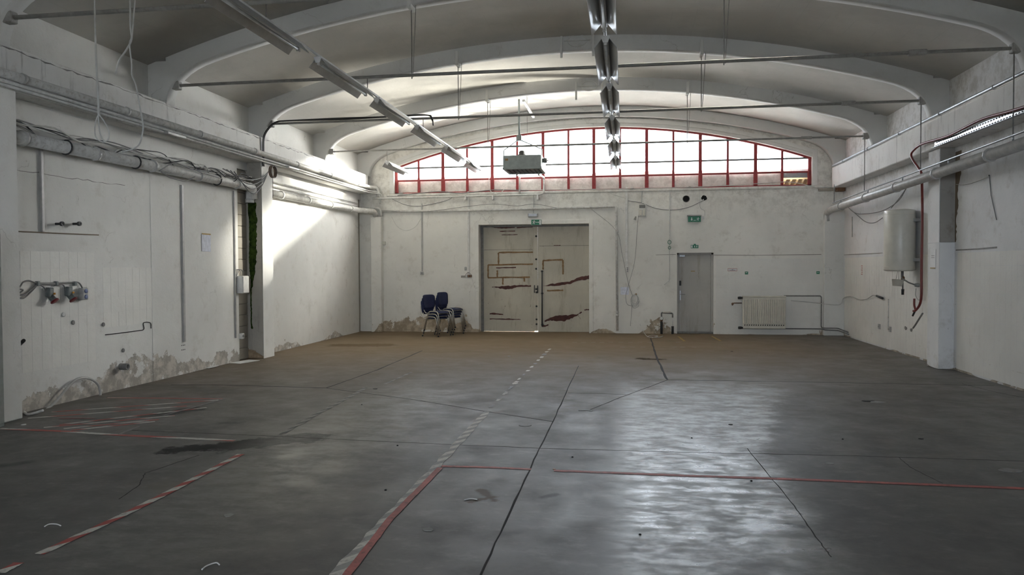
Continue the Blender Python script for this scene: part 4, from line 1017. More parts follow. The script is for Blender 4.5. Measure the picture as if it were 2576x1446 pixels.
for x in (rx0+.15, rx1-.15): MB().bbox((x-.02, YB-.1, rz0+.1), (x+.02, YB, rz0+.14), .004).build('wall_bracket', M_steel, t)
MB().lathe((rx0-.06, YB-.11, rz1-.04), [(.03, -.05), (.035, 0), (.02, .06)], (1, 0, 0), 12).build('valve', M_dark, t)
MB().lathe((rx0-.05, YB-.11, rz0+.02), [(.03, -.05), (.035, 0), (.02, .06)], (1, 0, 0), 12).build('valve', M_dark, t)
# radiator pipes
zt = B(2060, 744, .06).z; zb = B(2060, 826, .06).z; xe = B(2066, 780, .06).x
run('radiator_pipe', 'dark upper radiator pipe running right and dropping beside the corner column', [(rx1-.03, YB-.06, zt), (xe, YB-.06, zt), (xe, YB-.06, zb+.02), (xe+.05, 18.5, zb+.02), (4.95, 18.49, zb+.02), (5.07, 18.1, zb-.04)], .014, M_tie, n=8, rb=.05)
run('radiator_pipe', 'dark lower radiator pipe along the floor to the right corner', [(rx0-.02, YB-.06, zb-.01), (xe, YB-.06, zb-.01), (xe+.05, 18.48, zb-.02), (4.95, 18.46, zb-.03), (5.07, 18.05, zb-.085)], .014, M_tie, n=8, rb=.05)
t = thing('tap_stub', B(1845, 763, .03), 'small rusty tap on the wall left of the radiator', 'tap')
MB().tube(bend([B(1866, 762, .02), B(1845, 762, .03), B(1842, 768, .05)], .02), .012, 8).build('pipe', M_brass, t); MB().lathe(B(1843, 764, .05), [(.025, -.02), (.03, 0), (.015, .03)], (0, -1, 0), 10).build('handle', M_brass, t)
# dark pipe loop left of small door
p0, p1 = B(1664, 838, .06), B(1692, 838, .06); zt_ = B(1664, 786, .06).z
t = thing('floor_pipe', ((p0.x+p1.x)/2, YB-.06, 0), 'black and brass pipe arch standing against the wall left of the small door', 'pipe')
MB().tube([(p0.x, YB-.06, 0), (p0.x, YB-.06, .3)], .03, 10).build('insulation', M_dark, t); MB().tube([(p1.x, YB-.06, 0), (p1.x, YB-.06, .19)], .03, 10).build('insulation', M_dark, t)
MB().tube(bend([(p0.x, YB-.06, .25), (p0.x, YB-.06, zt_), (p1.x, YB-.06, zt_-.02), (p1.x, YB-.06, zt_-.12)], .03), .018, 8).build('pipe', M_tie, t)
MB().tube([(p1.x, YB-.06, zt_-.1), (p1.x, YB-.06, .15)], .01, 8).build('thin_pipe', M_plast, t)
MB().tube([(p0.x+.03, YB-.07, zt_+.015), (p1.x-.05, YB-.07, zt_+.01)], .026, 8).build('sleeve', M_boiler, t)
MB().lathe((p0.x, YB-.09, zt_-.14), [(.035, -.02), (.045, 0), (.03, .03)], (0, -1, 0), 12).build('water_meter', M_plast, t)
MB().lathe((p0.x, YB-.06, .34), [(.028, -.03), (.035, 0), (.028, .03)], n=10).build('valve', M_brass, t)
# signs -----------------------------------------------------------------
def man(x0, z0, s, y, par, flip=1):
    pts = lambda l: [(x0+flip*a*s, y, z0+b*s) for a, b in l]
    m = MB()
    m.prism([(x0+flip*(.12+.1*math.cos(i*math.pi/5))*s, y, z0+(.85+.1*math.sin(i*math.pi/5))*s) for i in range(10)], (0, -.001, 0))
    for l in ([(.0, .7), (.2, .72), (.12, .38), (-.1, .36)], [(-.1, .4), (.08, .4), (.22, .2), (.18, .0), (.08, .0), (.1, .17), (-.05, .3)], [(-.1, .42), (.04, .36), (-.12, .14), (-.36, .12), (-.36, .2), (-.18, .22)],
              [(.16, .72), (.2, .64), (.34, .5), (.46, .56), (.43, .64), (.33, .6)], [(.02, .72), (-.06, .66), (-.2, .66), (-.26, .48), (-.34, .5), (-.26, .74)]): m.prism(pts(l), (0, -.001, 0))
    return m.build('running_figure', M_paper, par)
c0_, c1_ = B(1336, 552, .05), B(1362, 566, .05)
t = thing('exit_sign', (c0_.x*.5+c1_.x*.5, YB-.03, c1_.z), 'green exit sign with running figure above the double door', 'sign')
MB().bbox((c0_.x, YB-.05, c1_.z), (c1_.x, YB-.02, c0_.z), .004).build('panel', M_paper, t)
h = c0_.z-c1_.z; w = c1_.x-c0_.x; y = YB-.0505
MB().box((c0_.x+.006, y, c1_.z+.006), (c1_.x-.006, y+.001, c0_.z-.006)).build('green_face', M_green, t)
man(c0_.x+.068, c1_.z+.025, h*.72, y-.0005, t)
m = MB(); zc = (c0_.z+c1_.z)/2
m.box((c0_.x+.11, y-.001, zc-.006), (c0_.x+.18, y, zc+.006)); m.prism([(c0_.x+.18, y, zc-.02), (c0_.x+.205, y, zc), (c0_.x+.18, y, zc+.02)], (0, -.001, 0)); m.build('arrow', M_paper, t)
MB().box((c1_.x-.052, y-.001, c1_.z+.016), (c1_.x-.016, y, c0_.z-.016)).build('door_symbol', M_paper, t)
c0_, c1_ = B(1731, 544, .06), B(1763, 558, .06)
t = thing('exit_lamp', ((c0_.x+c1_.x)/2, YB-.05, c1_.z), 'green exit lamp box with arrow high above the small door', 'sign')
MB().bbox((c0_.x-.02, YB-.1, c0_.z), (c1_.x+.01, YB, c0_.z+.035), .006).build('housing', M_greypipe, t)
MB().bbox((c0_.x, YB-.07, c1_.z), (c1_.x, YB-.05, c0_.z), .004).build('green_panel', M_green, t)
y = YB-.0705; h = c0_.z-c1_.z; zc = (c0_.z+c1_.z)/2
def dnarrow(x, zc, s, y, par):
    m = MB(); m.box((x-.12*s, y-.001, zc-.1*s), (x+.12*s, y, zc+.5*s)); m.prism([(x-.35*s, y, zc-.1*s), (x+.35*s, y, zc-.1*s), (x, y, zc-.5*s)], (0, -.001, 0)); m.build('arrow', M_paper, par)
dnarrow(c0_.x+.085, zc, h*.55, y, t); man(c1_.x-.07, c1_.z+.03, h*.6, y-.0005, t); MB().box((c0_.x+.13, y-.001, zc-.035), (c1_.x-.12, y, zc-.025)).build('line', M_paper, t)
c = B(1768, 547, .02); MB().bbox((c.x-.02, YB-.04, c.z-.025), (c.x+.03, YB, c.z+.025), .005).build('cable_box', M_plast, t)
c0_, c1_ = B(1738, 616, .02), B(1757, 624, .02)
t = thing('exit_sign', ((c0_.x+c1_.x)/2, YB-.01, c1_.z), 'small green exit sign directly above the small door', 'sign')
MB().box((c0_.x, YB-.012, c1_.z), (c1_.x, YB, c0_.z)).build('panel', M_green, t); y = YB-.0125; h = c0_.z-c1_.z
dnarrow((c0_.x+c1_.x)/2, (c0_.z+c1_.z)/2, h*.6, y, t); man(c1_.x-.04, c1_.z+.015, h*.7, y-.0005, t); MB().box((c0_.x+.008, y-.001, c1_.z+.01), (c0_.x+.04, y, c0_.z-.01)).build('door_symbol', M_paper, t)
MB().box(((c0_.x+c1_.x)/2-.02, YB-.012, c0_.z), ((c0_.x+c1_.x)/2+.03, YB, c0_.z+.025)).build('tab', M_green, t)
c0_, c1_ = B(1328, 536, .06), B(1353, 546, .06)
t = thing('emergency_light', ((c0_.x+c1_.x)/2, YB-.05, c1_.z), 'small grey emergency light box above the double door', 'light fixture')
MB().bbox((c0_.x, YB-.08, c1_.z), (c1_.x, YB, c0_.z), .012).build('body', M_greypipe, t); MB().bbox((c0_.x+.02, YB-.085, c1_.z+.02), (c1_.x-.02, YB-.078, c0_.z-.02), .004).build('diffuser', M_steel, t)
c0_, c1_ = B(1606, 513, .06), B(1625, 544, .06)
t = thing('fuse_box', ((c0_.x+c1_.x)/2, YB-.05, c1_.z), 'beige open fuse box with two fuses high on the back wall', 'fuse box')
MB().bbox((c0_.x, YB-.05, c1_.z), (c1_.x, YB, c0_.z), .008).build('base', M_boiler, t)
for sx in (.28, .72): MB().bbox((c0_.x+(c1_.x-c0_.x)*sx-.03, YB-.085, c1_.z+.02), (c0_.x+(c1_.x-c0_.x)*sx+.03, YB-.05, c1_.z+.16), .008).build('fuse', M_radi, t)
MB().bbox((c0_.x+.02, YB-.07, c0_.z-.1), (c1_.x-.02, YB-.05, c0_.z-.02), .006).build('terminal_strip', M_tie, t)
# round wall openings
for (px, py, r_, lab) in ((1726, 500, .075, 'round dark pipe hole high on the back wall, the left one'), (1771, 498, .07, 'ragged dark hole high on the back wall, the right one')):
    c = B(px, py); rg = px > 1740
    t = thing('pipe_hole', c, lab, 'hole')
    m = MB(); m.prism([(c.x+r_*math.cos(i*math.pi/12)*(random.uniform(.75, 1.15) if rg else 1), YB-.004, c.z+r_*math.sin(i*math.pi/12)*(random.uniform(.8, 1.15) if rg else 1)) for i in range(24)], (0, .006, 0)); m.build('opening', M_void, t)
    if not rg: MB().tube([(c.x+(r_+.004)*math.cos(i*math.pi/12), YB-.006, c.z+(r_+.004)*math.sin(i*math.pi/12)) for i in range(25)], .007, 6).build('sleeve', M_tie, t)
    else: MB().prism([(c.x-.05, YB-.006, c.z-.05), (c.x+.0, YB-.006, c.z-.06), (c.x-.01, YB-.006, c.z-.02)], (0, .003, 0)).build('mortar', M_wall, t)
# ducts and cables on the back wall
def bduct(label, a, b, w=.04, mat=M_white, th=.025): return stripbox('cable_duct', label, B(*a), B(*b), w, th, mat, 'conduit', 'B')
bduct('long white cable duct on the back wall right of the double door', (1576, 470), (1578, 672), .055)
bduct('grey cable duct on the back wall over the stacked chairs', (1061, 512), (1064, 682), .03, M_greypipe)
bduct('tall white cable duct on the back wall left of the double door', (1178, 482), (1178, 686), .045)
bduct('thin white cable duct above the small door, left side', (1684, 474), (1684, 600), .018)
bduct('short grey cable duct dropping to the fuse box', (1614, 475), (1614, 512), .02, M_greypipe)
bduct('thin grey cable duct above the emergency light', (1342, 492), (1342, 536), .014, M_greypipe)
c = B(1578, 678)
t = thing('socket_strip', (c.x, YB-.03, c.z-.1), 'white triple socket strip at the foot of the long back wall duct', 'socket')
MB().bbox((c.x-.03, YB-.04, c.z-.07), (c.x+.03, YB, c.z+.07), .008).build('body', M_plast, t)
for dz in (-.04, 0, .04): MB().lathe((c.x, YB-.041, c.z+dz), [(.017, -.002), (.017, .003)], (0, 1, 0), 12).build('outlet', M_ink, t)
c = B(1062, 687)
t = thing('socket_outlet', (c.x, YB-.03, c.z-.04), 'small grey socket at the foot of the duct over the chairs', 'socket')
MB().bbox((c.x-.045, YB-.04, c.z-.04), (c.x+.04, YB, c.z+.04), .008).build('body', M_greypipe, t); MB().lathe((c.x, YB-.041, c.z), [(.022, -.002), (.022, .003)], (0, 1, 0), 12).build('outlet', M_ink, t)
c = B(1178, 694)
t = thing('socket_cluster', (c.x, YB-.03, c.z-.06), 'broken brass socket cluster at the foot of the duct beside the double door', 'socket')
for k, mt in enumerate((M_plast, M_brass, M_brass)): MB().bbox((c.x-.06+k*.055, YB-.05, c.z-.035), (c.x-.015+k*.055, YB, c.z+.03), .01).build('socket_body', mt, t)
for k in range(4): MB().tube(smooth([(c.x, YB-.02, c.z+.1), (c.x-.05+.04*k, YB-.04, c.z+.05), (c.x-.08+.06*k, YB-.03, c.z+.0)], 4), .005, 6).build('wire', M_cable, t)
MB().bbox((c.x-.19, YB-.004, c.z-.045), (c.x-.07, YB, c.z+.01), .001).build('backing_patch', M_rawc, t)
c = B(1172, 676); MB().bbox((c.x-.03, YB-.03, c.z-.04), (c.x+.02, YB, c.z+.05), .006).build('switch', M_greypipe, t)
def bcable(label, ps, r=.006, mat=M_cable, d=.015, name='cable'): return tag(MB().tube(smooth([B(x, y, d) for x, y in ps], 5), r, 6).build(name, mat), label, 'cable')
bcable('cable sagging between the fuse box and the ragged wall hole', [(1580, 505), (1612, 510), (1650, 524), (1690, 528), (1730, 522), (1768, 505)])
bcable('dark cable bundle on the sill above the double door, left part', [(1000, 492), (1100, 482), (1160, 486), (1240, 478), (1330, 479)], .012, M_cable, .03)
bcable('pale cable lying along the window sill to the right', [(1330, 478), (1480, 476), (1600, 474), (1690, 472), (1800, 468), (1900, 462), (1990, 458), (2060, 474)], .009, M_wcable, .03)
bcable('grey cable swagging over the wall left of the double door', [(985, 500), (1020, 515), (1060, 518), (1120, 505), (1145, 492)])
bcable('thin cable drooping across the wall between the two white pipes', [(960, 530), (1060, 533), (1170, 520), (1240, 513), (1300, 518), (1345, 513), (1400, 523)], .005, M_cable, .09)
bcable('thin cable slanting from the lower pipe to the cable coil', [(1488, 526), (1550, 580), (1565, 640), (1580, 710), (1592, 745)], .004)
bcable('thin cable falling from the fuse box to the cable coil', [(1606, 540), (1602, 590), (1596, 660), (1580, 720), (1574, 745), (1578, 765), (1592, 770)], .004)
bcable('pale cable hanging with loops beside the small door top', [(1684, 600), (1684, 622), (1684, 700), (1680, 708), (1671, 716)], .006, M_wcable)
bcable('thin wire curl on the wall above the stacked chairs', [(985, 545), (1000, 570), (1022, 580), (1045, 570), (1060, 548)], .004, M_wcable)
bcable('pale wire curling down to the upper exit lamp', [(1761, 478), (1761, 520), (1772, 530), (1773, 542)], .005, M_wcable)
bcable('white cable looped over the sill at the left light rail end', [(1232, 440), (1229, 462), (1234, 480), (1246, 488), (1262, 482), (1270, 474)], .008, M_white, .06)
bcable('white looped cable on the wall below the sill by the exit duct', [(1520, 478), (1545, 490), (1580, 500)], .005, M_wcable)
t = thing('cable_loop', B(1684, 612, .02), 'two small green wire loops on the thin duct left of the small door', 'cable loop')
for zz, r_ in ((609, .04), (623, .03)):
    c = B(1684, zz); MB().tube([(c.x+r_*math.cos(i*math.pi/8), YB-.02, c.z+r_*1.2*math.sin(i*math.pi/8)) for i in range(17)], .006, 6).build('loop', M_green, t)
c = B(1597, 752)
t = thing('cable_coil', (c.x, YB-.02, c.z-.15), 'pale cable coil hanging on the back wall right of the plastic sleeve', 'cable coil')
for k in range(4): MB().tube([(c.x+random.uniform(-.01, .01)+(.07+.012*k)*math.cos(i*math.pi/10), YB-.015-.006*k, c.z-.02*k+(.12+.015*k)*math.sin(i*math.pi/10)) for i in range(21)], .005, 6).build('turn', M_wcable, t)
MB().tube(smooth([B(1590, 765, .02), B(1588, 790, .02), B(1586, 820, .02)], 4), .004, 6).build('tail', M_cable, t)
MB().bbox((c.x+.01, YB-.03, c.z+.1), (c.x+.05, YB, c.z+.14), .005).build('hook', M_wood, t)
t = thing('floor_cable', FL(1640, 850), 'thin white cable trailing from the wall onto the floor', 'cable')
MB().tube(smooth([B(1610, 815, .01), B(1618, 832, .04), FL(1628, 846, .01), FL(1642, 848, .01), FL(1660, 848, .01), FL(1668, 845, .01)], 5), .007, 6).build('cable', M_plast, t)
MB().tube(smooth([FL(1628, 846, .012), FL(1640, 843, .012), FL(1655, 845, .012), FL(1640, 849, .012)], 5), .006, 6).build('loop', M_plast, t)
def sheet(name, label, cat, a, b, mat, d=.012):
    p, q = B(*a, d), B(*b, d); t = thing(name, ((p.x+q.x)/2, YB-d, q.z), label, cat)
    MB().box((p.x, YB-d, q.z), (q.x, YB, p.z)).build('sheet', mat, t); return t, p, q
sheet('plastic_sleeve', 'glossy plastic document sleeve on the back wall right of the pipe', 'sleeve', (1561, 722), (1582, 741), M_sleeve)
t, p, q = sheet('warning_notice', 'small white notice with red border above the radiator', 'notice', (1831, 675), (1854, 682), M_paper)
m = MB()
for (x0, x1, z0, z1) in ((p.x, q.x, p.z-.008, p.z), (p.x, q.x, q.z, q.z+.008), (p.x, p.x+.006, q.z, p.z), (q.x-.006, q.x, q.z, p.z)): m.box((x0, YB-.0135, z0), (x1, YB-.012, z1))
m.build('border', M_inkred, t)
MB().box((p.x+.09, YB-.0135, p.z-.035), (q.x-.09, YB-.012, p.z-.025)).build('text_line', M_ink, t); MB().box((p.x+.04, YB-.0135, q.z+.02), (q.x-.04, YB-.012, q.z+.03)).build('text_line', M_ink, t)
for (a, b, lab) in (((1874, 683), (1882, 690), 'small green square sticker above the radiator, the left one'), ((2054, 682), (2062, 689), 'small green square sticker beside the right corner column')):
    t, p, q = sheet('green_sticker', lab, 'sticker', a, b, M_green); MB().box((p.x+.015, YB-.0135, (p.z+q.z)/2), (q.x-.02, YB-.012, (p.z+q.z)/2+.012)).build('mark', M_paper, t)
c = B(966, 612); tag(MB().bbox((-6.2, YB-.06, c.z-.04), (-6.13, YB, c.z+.05), .008).build('light_switch', M_boiler), 'small beige switch beside the far left corner column', 'switch')
c = B(1598, 549); tag(MB().prism([(c.x-.04, YB-.02, c.z-.03), (c.x+.02, YB-.02, c.z-.05), (c.x+.03, YB-.02, c.z+.04), (c.x+.0, YB-.02, c.z+.05)], (0, .02, 0)).build('plaster_flake', M_rawc), 'loose grey plaster flake on the wall below the fuse box', 'plaster')
tag(MB().strip([B(1650, 641, .001), B(1700, 640, .001)], .012, (0, -1, 0), .003).build('crack_line', M_rawc), 'thin horizontal crack left of the small door top', 'crack')
tag(MB().strip([B(1796, 641, .007), B(1900, 642, .007), B(2066, 640, .007)], .016, (0, -1, 0), .003, .3).build('tile_edge', M_rawc), 'thin grey edge line along the top of the back wall tiles', 'edge strip')
tag(MB().strip([R(2122, 641, .007), R(2180, 638, .007), R(2220, 636, .007)], .014, (-1, 0, 0), .003, .3).build('tile_edge', M_rawc), 'thin grey edge line along the right wall behind the boiler', 'edge strip')
tag(MB().strip([R(2405, 629, .002), R(2460, 626, .002), R(2508, 622, .002)], .02, (-1, 0, 0), .004, .3).build('tile_edge', M_tie), 'dark edge line on the right wall in front of the pillar', 'edge strip')
# rubble on the sill
for (px, lab) in ((1590, 'heap of crumbled plaster on the sill beside the long white duct'), (1735, 'largest heap of crumbled plaster on the window sill above the round hole'), (1008, 'heap of crumbled plaster at the left end of the window sill')):
    c = B(px, 478, .0)
    tag(MB().lathe((c.x, YB-.0, 3.562), [(.08*random.uniform(.8, 1.2), 0), (.05, .02), (.015, .04)], n=9).build('plaster_heap', M_dust), lab, 'rubble')

# ------------------------------------------------------------------ chairs
def chair_meshes():
    """local frame: +x is the chair's front, y to its left, origin on floor between legs"""
    out = {}
    def tube(pts, r, rb=.06, n=8): return MB().tube(bend(pts, rb, 5), r, n)
    for s, nm in ((-1, 'side_frame_right'), (1, 'side_frame_left')):
        out[nm] = (tube([(-.24, s*.25, 0), (-.13, s*.235, .47), (.15, s*.235, .47), (.23, s*.25, 0)], .0125, .09), M_chrome, 'side_frame')
        out[nm+'b'] = (MB().tube([(-.13, s*.19, .415), (-.25, s*.19, .425), (-.318, s*.19, .52), (-.342, s*.185, .72)], .010, 8), M_chrome, 'back_tube')
        for x in (-.24, .23): out[nm+'f%g' % x] = (MB().tube([(x, s*.25, 0), (x*.985, s*.249, .03)], .016, 8), M_chairdk, 'foot_cap')
    out['cross'] = (MB().tube([(-.15, -.235, .4), (-.15, .235, .4)], .011, 8).tube([(.14, -.235, .41), (.14, .235, .41)], .011, 8), M_chrome, 'cross_bar')
    m = MB(); nx, ny = 8, 10; top = []; bot = []
    for i in range(nx+1):
        for j in range(ny+1):
            u = -1+2*i/nx; v = -1+2*j/ny
            k = 1/max(1, (abs(u)**4+abs(v)**4)**.25)
            x = .02+u*k*.205; y = v*k*.205; e = max(abs(u*k), abs(v*k))
            z = .445+.03*(1-e**4)-.02*max(0, u)**2
            top.append((x, y, z)); bot.append((x, y, .425-.005*(1-e**2)))
    n = (nx+1)*(ny+1); fs = []
    for i in range(nx):
        for j in range(ny):
            q = (i*(ny+1)+j, (i+1)*(ny+1)+j, (i+1)*(ny+1)+j+1, i*(ny+1)+j+1); fs.append(q); fs.append(tuple(n+a for a in q[::-1]))
    rim = [(0, j) for j in range(ny)]+[(i, ny) for i in range(nx)]+[(nx, ny-j) for j in range(ny)]+[(nx-i, 0) for i in range(nx)]
    ri = [i*(ny+1)+j for i, j in rim]; L_ = len(ri)
    for a in range(L_): fs.append((ri[a], ri[(a+1) % L_], n+ri[(a+1) % L_], n+ri[a]))
    m.add(top+bot, fs, True); out['seat'] = (m, M_chairblue, 'seat')
    m = MB(); fr = []; bk = []
    for i in range(9):
        for j in range(11):
            u = -1+2*i/8; v = -1+2*j/10; k = 1/max(1, (abs(u)**5+abs(v)**5)**.2)
            z = .69+u*k*.17; y = v*k*(.225+.015*u); x = -.27-.075*(z-.55)-.03+.03*(v*k)**2
            fr.append((x+.012, y, z)); bk.append((x-.012, y, z))
    n = 99; fs = []
    for i in range(8):
        for j in range(10):
            q = (i*11+j, (i+1)*11+j, (i+1)*11+j+1, i*11+j+1); fs.append(q); fs.append(tuple(n+a for a in q[::-1]))
    ri = [j for j in range(10)]+[i*11+10 for i in range(8)]+[88+10-j for j in range(10)]+[(8-i)*11 for i in range(8)]; L_ = len(ri)
    for a in range(L_): fs.append((ri[a], ri[(a+1) % L_], n+ri[(a+1) % L_], n+ri[a]))
    m.add(fr+bk, fs, True); out['back'] = (m, M_chairblue, 'backrest')
    return out
CH = chair_meshes(); proto = {}
def chair(loc, ang, label, seatmat=None):
    t = thing('stacking_chair', loc, label, 'chair', 'stacked navy chairs by the back wall'); t.rotation_euler = (0, 0, ang)
    for k, (m, mat, nm) in CH.items():
        if k not in proto:
            me = m.build(nm, mat, None, (0, 0, 0)); proto[k] = me.data; me.parent = t; me.location = (0, 0, 0)
        else:
            o = bpy.data.objects.new(nm, proto[k]); COL.objects.link(o); o.parent = t
        
f1 = (FL(1070.6, 847)+FL(1108.5, 847)+FL(1089, 841.5)+FL(1126.5, 842.5))/4
ang = math.atan2(-.37, .93); fd = Vector((math.cos(ang), math.sin(ang), 0))
for k, lab in enumerate(('bottom chair of the front stack of navy chairs', 'middle chair of the front stack of navy chairs', 'top chair of the front stack of navy chairs')):
    chair(f1+fd*(.03*k)+Vector((0, 0, .068*k)), ang, lab)
f2 = f1+Vector((.22, .5, 0))
a2 = ang+.06; fd2 = Vector((math.cos(a2), math.sin(a2), 0))
for k, lab in enumerate(('bottom chair of the rear stack of navy chairs nearest the wall', 'second chair of the rear stack of navy chairs nearest the wall', 'third chair of the rear stack of navy chairs nearest the wall', 'top chair of the rear stack of navy chairs nearest the wall')):
    chair(f2+fd2*(.022*k)+Vector((0, 0, .06*k)), a2, lab)

# ------------------------------------------------------------------ floor marks
def joint(ps, w=.012):
    pts = [FL(*p) for p in dense(ps, 10)]; pts = [p+Vector((random.uniform(-.004, .004), random.uniform(-.004, .004), 0)) for p in pts]
    MB().strip(pts, w, (0, 0, 1), .0012, .5).build('joint', M_joint, floor)
joint([(1210, 1446), (1332, 1180), (1392, 1058), (1455, 920)], .012)
joint([(430, 968), (560, 968), (820, 976)], .03); joint([(820, 976), (1040, 1005), (1230, 1036), (1392, 1060)], .014)
joint([(820, 976), (950, 930), (1062, 882)], .022)
joint([(1637, 850), (1650, 895), (1678, 955)], .03); joint([(1678, 955), (2040, 961), (2500, 970)], .02); joint([(1678, 956), (1560, 1000), (1485, 1030)], .012)
joint([(330, 1082), (620, 1094), (1000, 1112), (1350, 1127), (1700, 1137), (2100, 1145), (2576, 1160)], .007)
joint([(1430, 988), (1575, 992)], .008); joint([(2260, 1150), (2290, 1175), (2370, 1215)], .004); joint([(1880, 1128), (1990, 1262), (2060, 1360), (2090, 1400)], .006)
joint([(2420, 965), (2500, 985), (2576, 1000)], .01); joint([(500, 1145), (365, 1190), (350, 1220), (300, 1255)], .006)
# tapes
def tape(label, ps, w, mat, jag=.12, k=14, z=.002):
    t = thing('floor_tape', FL(*ps[len(ps)//2]), label, 'tape')
    MB().strip([FL(*p, z) for p in dense(ps, k)], w, (0, 0, 1), .001, jag).build('strip', mat, t); return t
def dirn(a, b): v = FL(*b)-FL(*a); v.normalize(); return (v.x, v.y)
RED, WHT, GRY = (.4, .075, .06), (.6, .57, .5), (.33, .31, .28)
tape('worn striped grey and cream floor tape leading from the foreground to the double door', [(842, 1446), (1100, 1170), (1225, 1035)], .075, tapemat('grey_cream_stripes', WHT, GRY, dirn((842, 1446), (1225, 1035)), .22, .5), .25, 16)
tape('solid red floor tape alongside the foreground striped tape', [(872, 1446), (984, 1302), (1107, 1176)], .05, M_redtape, .1, 12, z=.004)
t = thing('tape_remains', FL(1310, 945), 'broken remains of striped tape continuing toward the double door', 'tape')
for k in range(15):
    f = .02+k*.065; q0 = FL(1228, 1031).lerp(FL(1387, 874), f); q1 = FL(1228, 1031).lerp(FL(1387, 874), min(1, f+random.uniform(.018, .045)))
    MB().strip([q0+(q1-q0)*(i/4)+Vector((0, 0, .0015)) for i in range(5)], random.uniform(.03, .065), (0, 0, 1), .001, .5).build('tape_fragment', bpy.data.materials['grey_cream_stripes'] if k % 3 else M_tie, t)
tape('red floor tape crossing the floor to the right, left piece', [(1110, 1172), (1230, 1175), (1336, 1180)], .045, M_redtape, .15)
tape('long red floor tape crossing the floor to the right edge', [(1394, 1183), (1700, 1195), (2000, 1205), (2300, 1217), (2620, 1230)], .05, M_redtape, .12)
tape('red and white striped floor tape in the left foreground', [(0, 1440), (48, 1415)], .06, tapemat('red_white_stripes', RED, WHT, dirn((0, 1440), (600, 1150)), .3), .1)
tape('long red and white striped floor tape running to the damp stain', [(100, 1393), (300, 1300), (420, 1240), (606, 1142)], .06, bpy.data.materials['red_white_stripes'], .12)
tape('faded broken tape line continuing past the damp stain', [(708, 1092), (800, 1040), (880, 998), (920, 975)], .06, tapemat('faded_grey_stripes', (.22, .2, .18), (.08, .075, .07), dirn((708, 1092), (920, 975)), .25), .4)
tape('faint remains of tape further along the faded line', [(968, 966), (1035, 936)], .035, bpy.data.materials['faded_grey_stripes'], .6)
# hatched tape field by the left wall
hm = tapemat('hatch_tape_stripes', RED, (.55, .53, .48), dirn((60, 1045), (560, 1003)), .55)
t = thing('tape_field', FL(300, 1045), 'parallel red and white tapes hatching the floor by the left wall', 'tape')
def hs(ps, w=.05): MB().strip([FL(*p, .0015) for p in dense(ps, 12)], w, (0, 0, 1), .001, .15).build('tape_strip', hm, t)
for a, b in (((270, 1000), (560, 1003)), ((130, 1036), (550, 1006)), ((70, 1052), (470, 1021)), ((150, 1068), (520, 1040-15)), ((110, 1075), (440, 1045)), ((160, 1078), (400, 1055)), ((180, 1082), (390, 1060))): hs((a, b), .045)
hs(((0, 1078), (150, 1084), (300, 1094), (590, 1108)), .06)
for a, b in (((410, 1045), (565, 1003)), ((300, 1092), (350, 1072)), ((150, 1052), (240, 1052))):
    MB().strip([FL(*p, .0025) for p in dense((a, b), 6)], .035, (0, 0, 1), .001, .3).build('dark_tape_edge', M_sred if a[0] == 150 else M_tie, t)
tape('faint yellow painted line in front of the small door, left', [(1706, 846), (1722, 858)], .05, M_yellow, .3); tape('faint yellow painted line in front of the small door, right', [(1790, 845), (1812, 857)], .05, M_yellow, .3)
# litter
def bit(label, ps, r, mat, cat='litter', name='plastic_offcut'):
    return tag(MB().tube(smooth([FL(*p, r*.5) for p in ps], 4), r*.5, 6).build(name, mat), label, cat)
bit('curved white plastic strip at the bottom edge of the floor', [(508, 1432), (520, 1423), (543, 1415), (552, 1420)], .008, M_plast)
bit('curved white plastic strip near the left striped tape', [(112, 1324), (124, 1318), (142, 1318), (153, 1322)], .007, M_plast)
bit('straight white stick lying beside the brown smear', [(1168, 1257), (1184, 1254), (1201, 1256)], .009, M_plast)
bit('thin white strip lying on the floor crack at centre', [(1455, 1031), (1475, 1031), (1490, 1033)], .01, M_plast)
def flake(label, px, py, r, mat=M_dust, sq=1.):
    c = FL(px, py); m = MB(); pts = [(c.x+r*math.cos(i*math.pi/4)*random.uniform(.6, 1.2), c.y+r*sq*math.sin(i*math.pi/4)*random.uniform(.6, 1.2), .0) for i in range(8)]
    m.prism(pts, (0, 0, .004)); return tag(m.build('floor_scrap', mat), label, 'debris')
flake('grey metal floor plate near the centre joint', 1320, 1070, .07, M_tie, .8)
flake('pale round smudge of plaster in the foreground', 1076, 1332, .035); flake('pale smudge of plaster in the left foreground', 575, 1296, .035)
flake('flat white scrap on the right floor near the drain', 2204, 1011, .1, M_dust, .6); flake('dark rusty drain hole on the right floor', 2185, 1009, .07, M_void, .7)
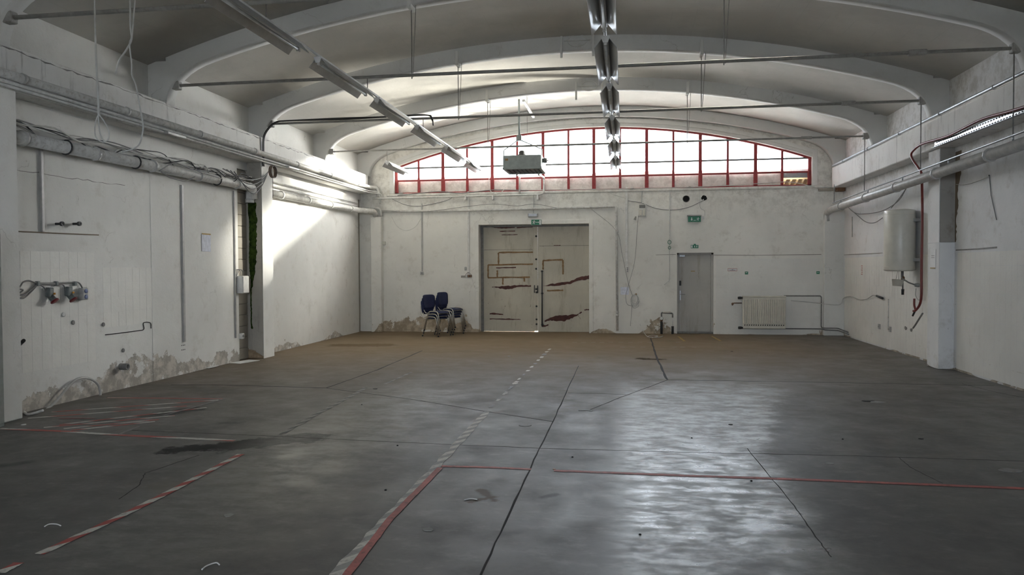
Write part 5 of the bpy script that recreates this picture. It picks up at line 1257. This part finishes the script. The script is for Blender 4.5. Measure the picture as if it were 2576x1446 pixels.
flake('dark broken floor pit at the right edge', 2545, 1184, .09, M_tie, .8); flake('small bright metal bolt at the end of the red tape', 1394, 1180, .014, M_brass)
flake('small black crumb on the right floor', 2317, 1104, .025, M_void, .6); flake('small black scrap on the bluish floor gloss', 1838, 1068, .03, M_void, .6)
flake('dark spot on the far right floor', 1841, 884, .03, M_void); flake('black crumb on the faded tape line', 944, 978, .035, M_void, .6); flake('pale scrap on the right floor beyond the red tape', 2090, 1166, .04, M_dust, .6)
flake('small white bead by the striped tape field', 60, 1068, .025, M_plast); flake('pale chip on the brown floor left of the centre', 1280, 896, .04)
for (px, py, lab) in ((1740, 1102, 'dark grit speck on the glossy floor just past the long thin joint'), (1890, 1210, 'dark grit speck on the long red tape over the gloss patch'), (2120, 1105, 'dark grit speck on the right floor beyond the gloss patch'), (1000, 1121, 'dark grit speck between the faded tape and the striped tape'),
                      (910, 1018, 'dark grit speck near the end of the faded tape line'), (1440, 1150, 'dark grit speck right of the centre floor joint above the red tape'), (1610, 1345, 'dark grit speck at the left rim of the foreground gloss'), (970, 1233, 'dark grit speck left of the striped tape corner')):
    tag(MB().lathe(FL(px, py), [(.008, 0), (.009, .004), (.003, .008)], n=7).build('grit_piece', M_void), lab, 'grit')
tag(MB().strip([FL(520, 926, .01), FL(535, 923, .012), FL(545, 920, .012)], .07, (0, 0, 1), .01).build('plastic_strip', M_plast), 'white plastic offcut lying at the foot of the left wall', 'litter')
tag(MB().strip([FL(590, 914, .002), FL(640, 906, .002)], .25, (0, 0, 1), .006).build('cardboard', M_wall), 'pale flat board on the floor beneath the mossy pillar', 'board')

t = thing('painted_dashes', FL(1520, 862), 'faint dashed white paint line across the floor before the double door', 'paint line')
for (y, xs) in ((861, (1440, 1462, 1486, 1508, 1530, 1556, 1580, 1604, 1628, 1700)), (873, (1560, 1585, 1612, 1690, 1712, 1740))):
    for x in xs: MB().strip([FL(x, y, .0015), FL(x+12, y, .0015)], .03, (0, 0, 1), .001, .3).build('dash', M_dust, t)
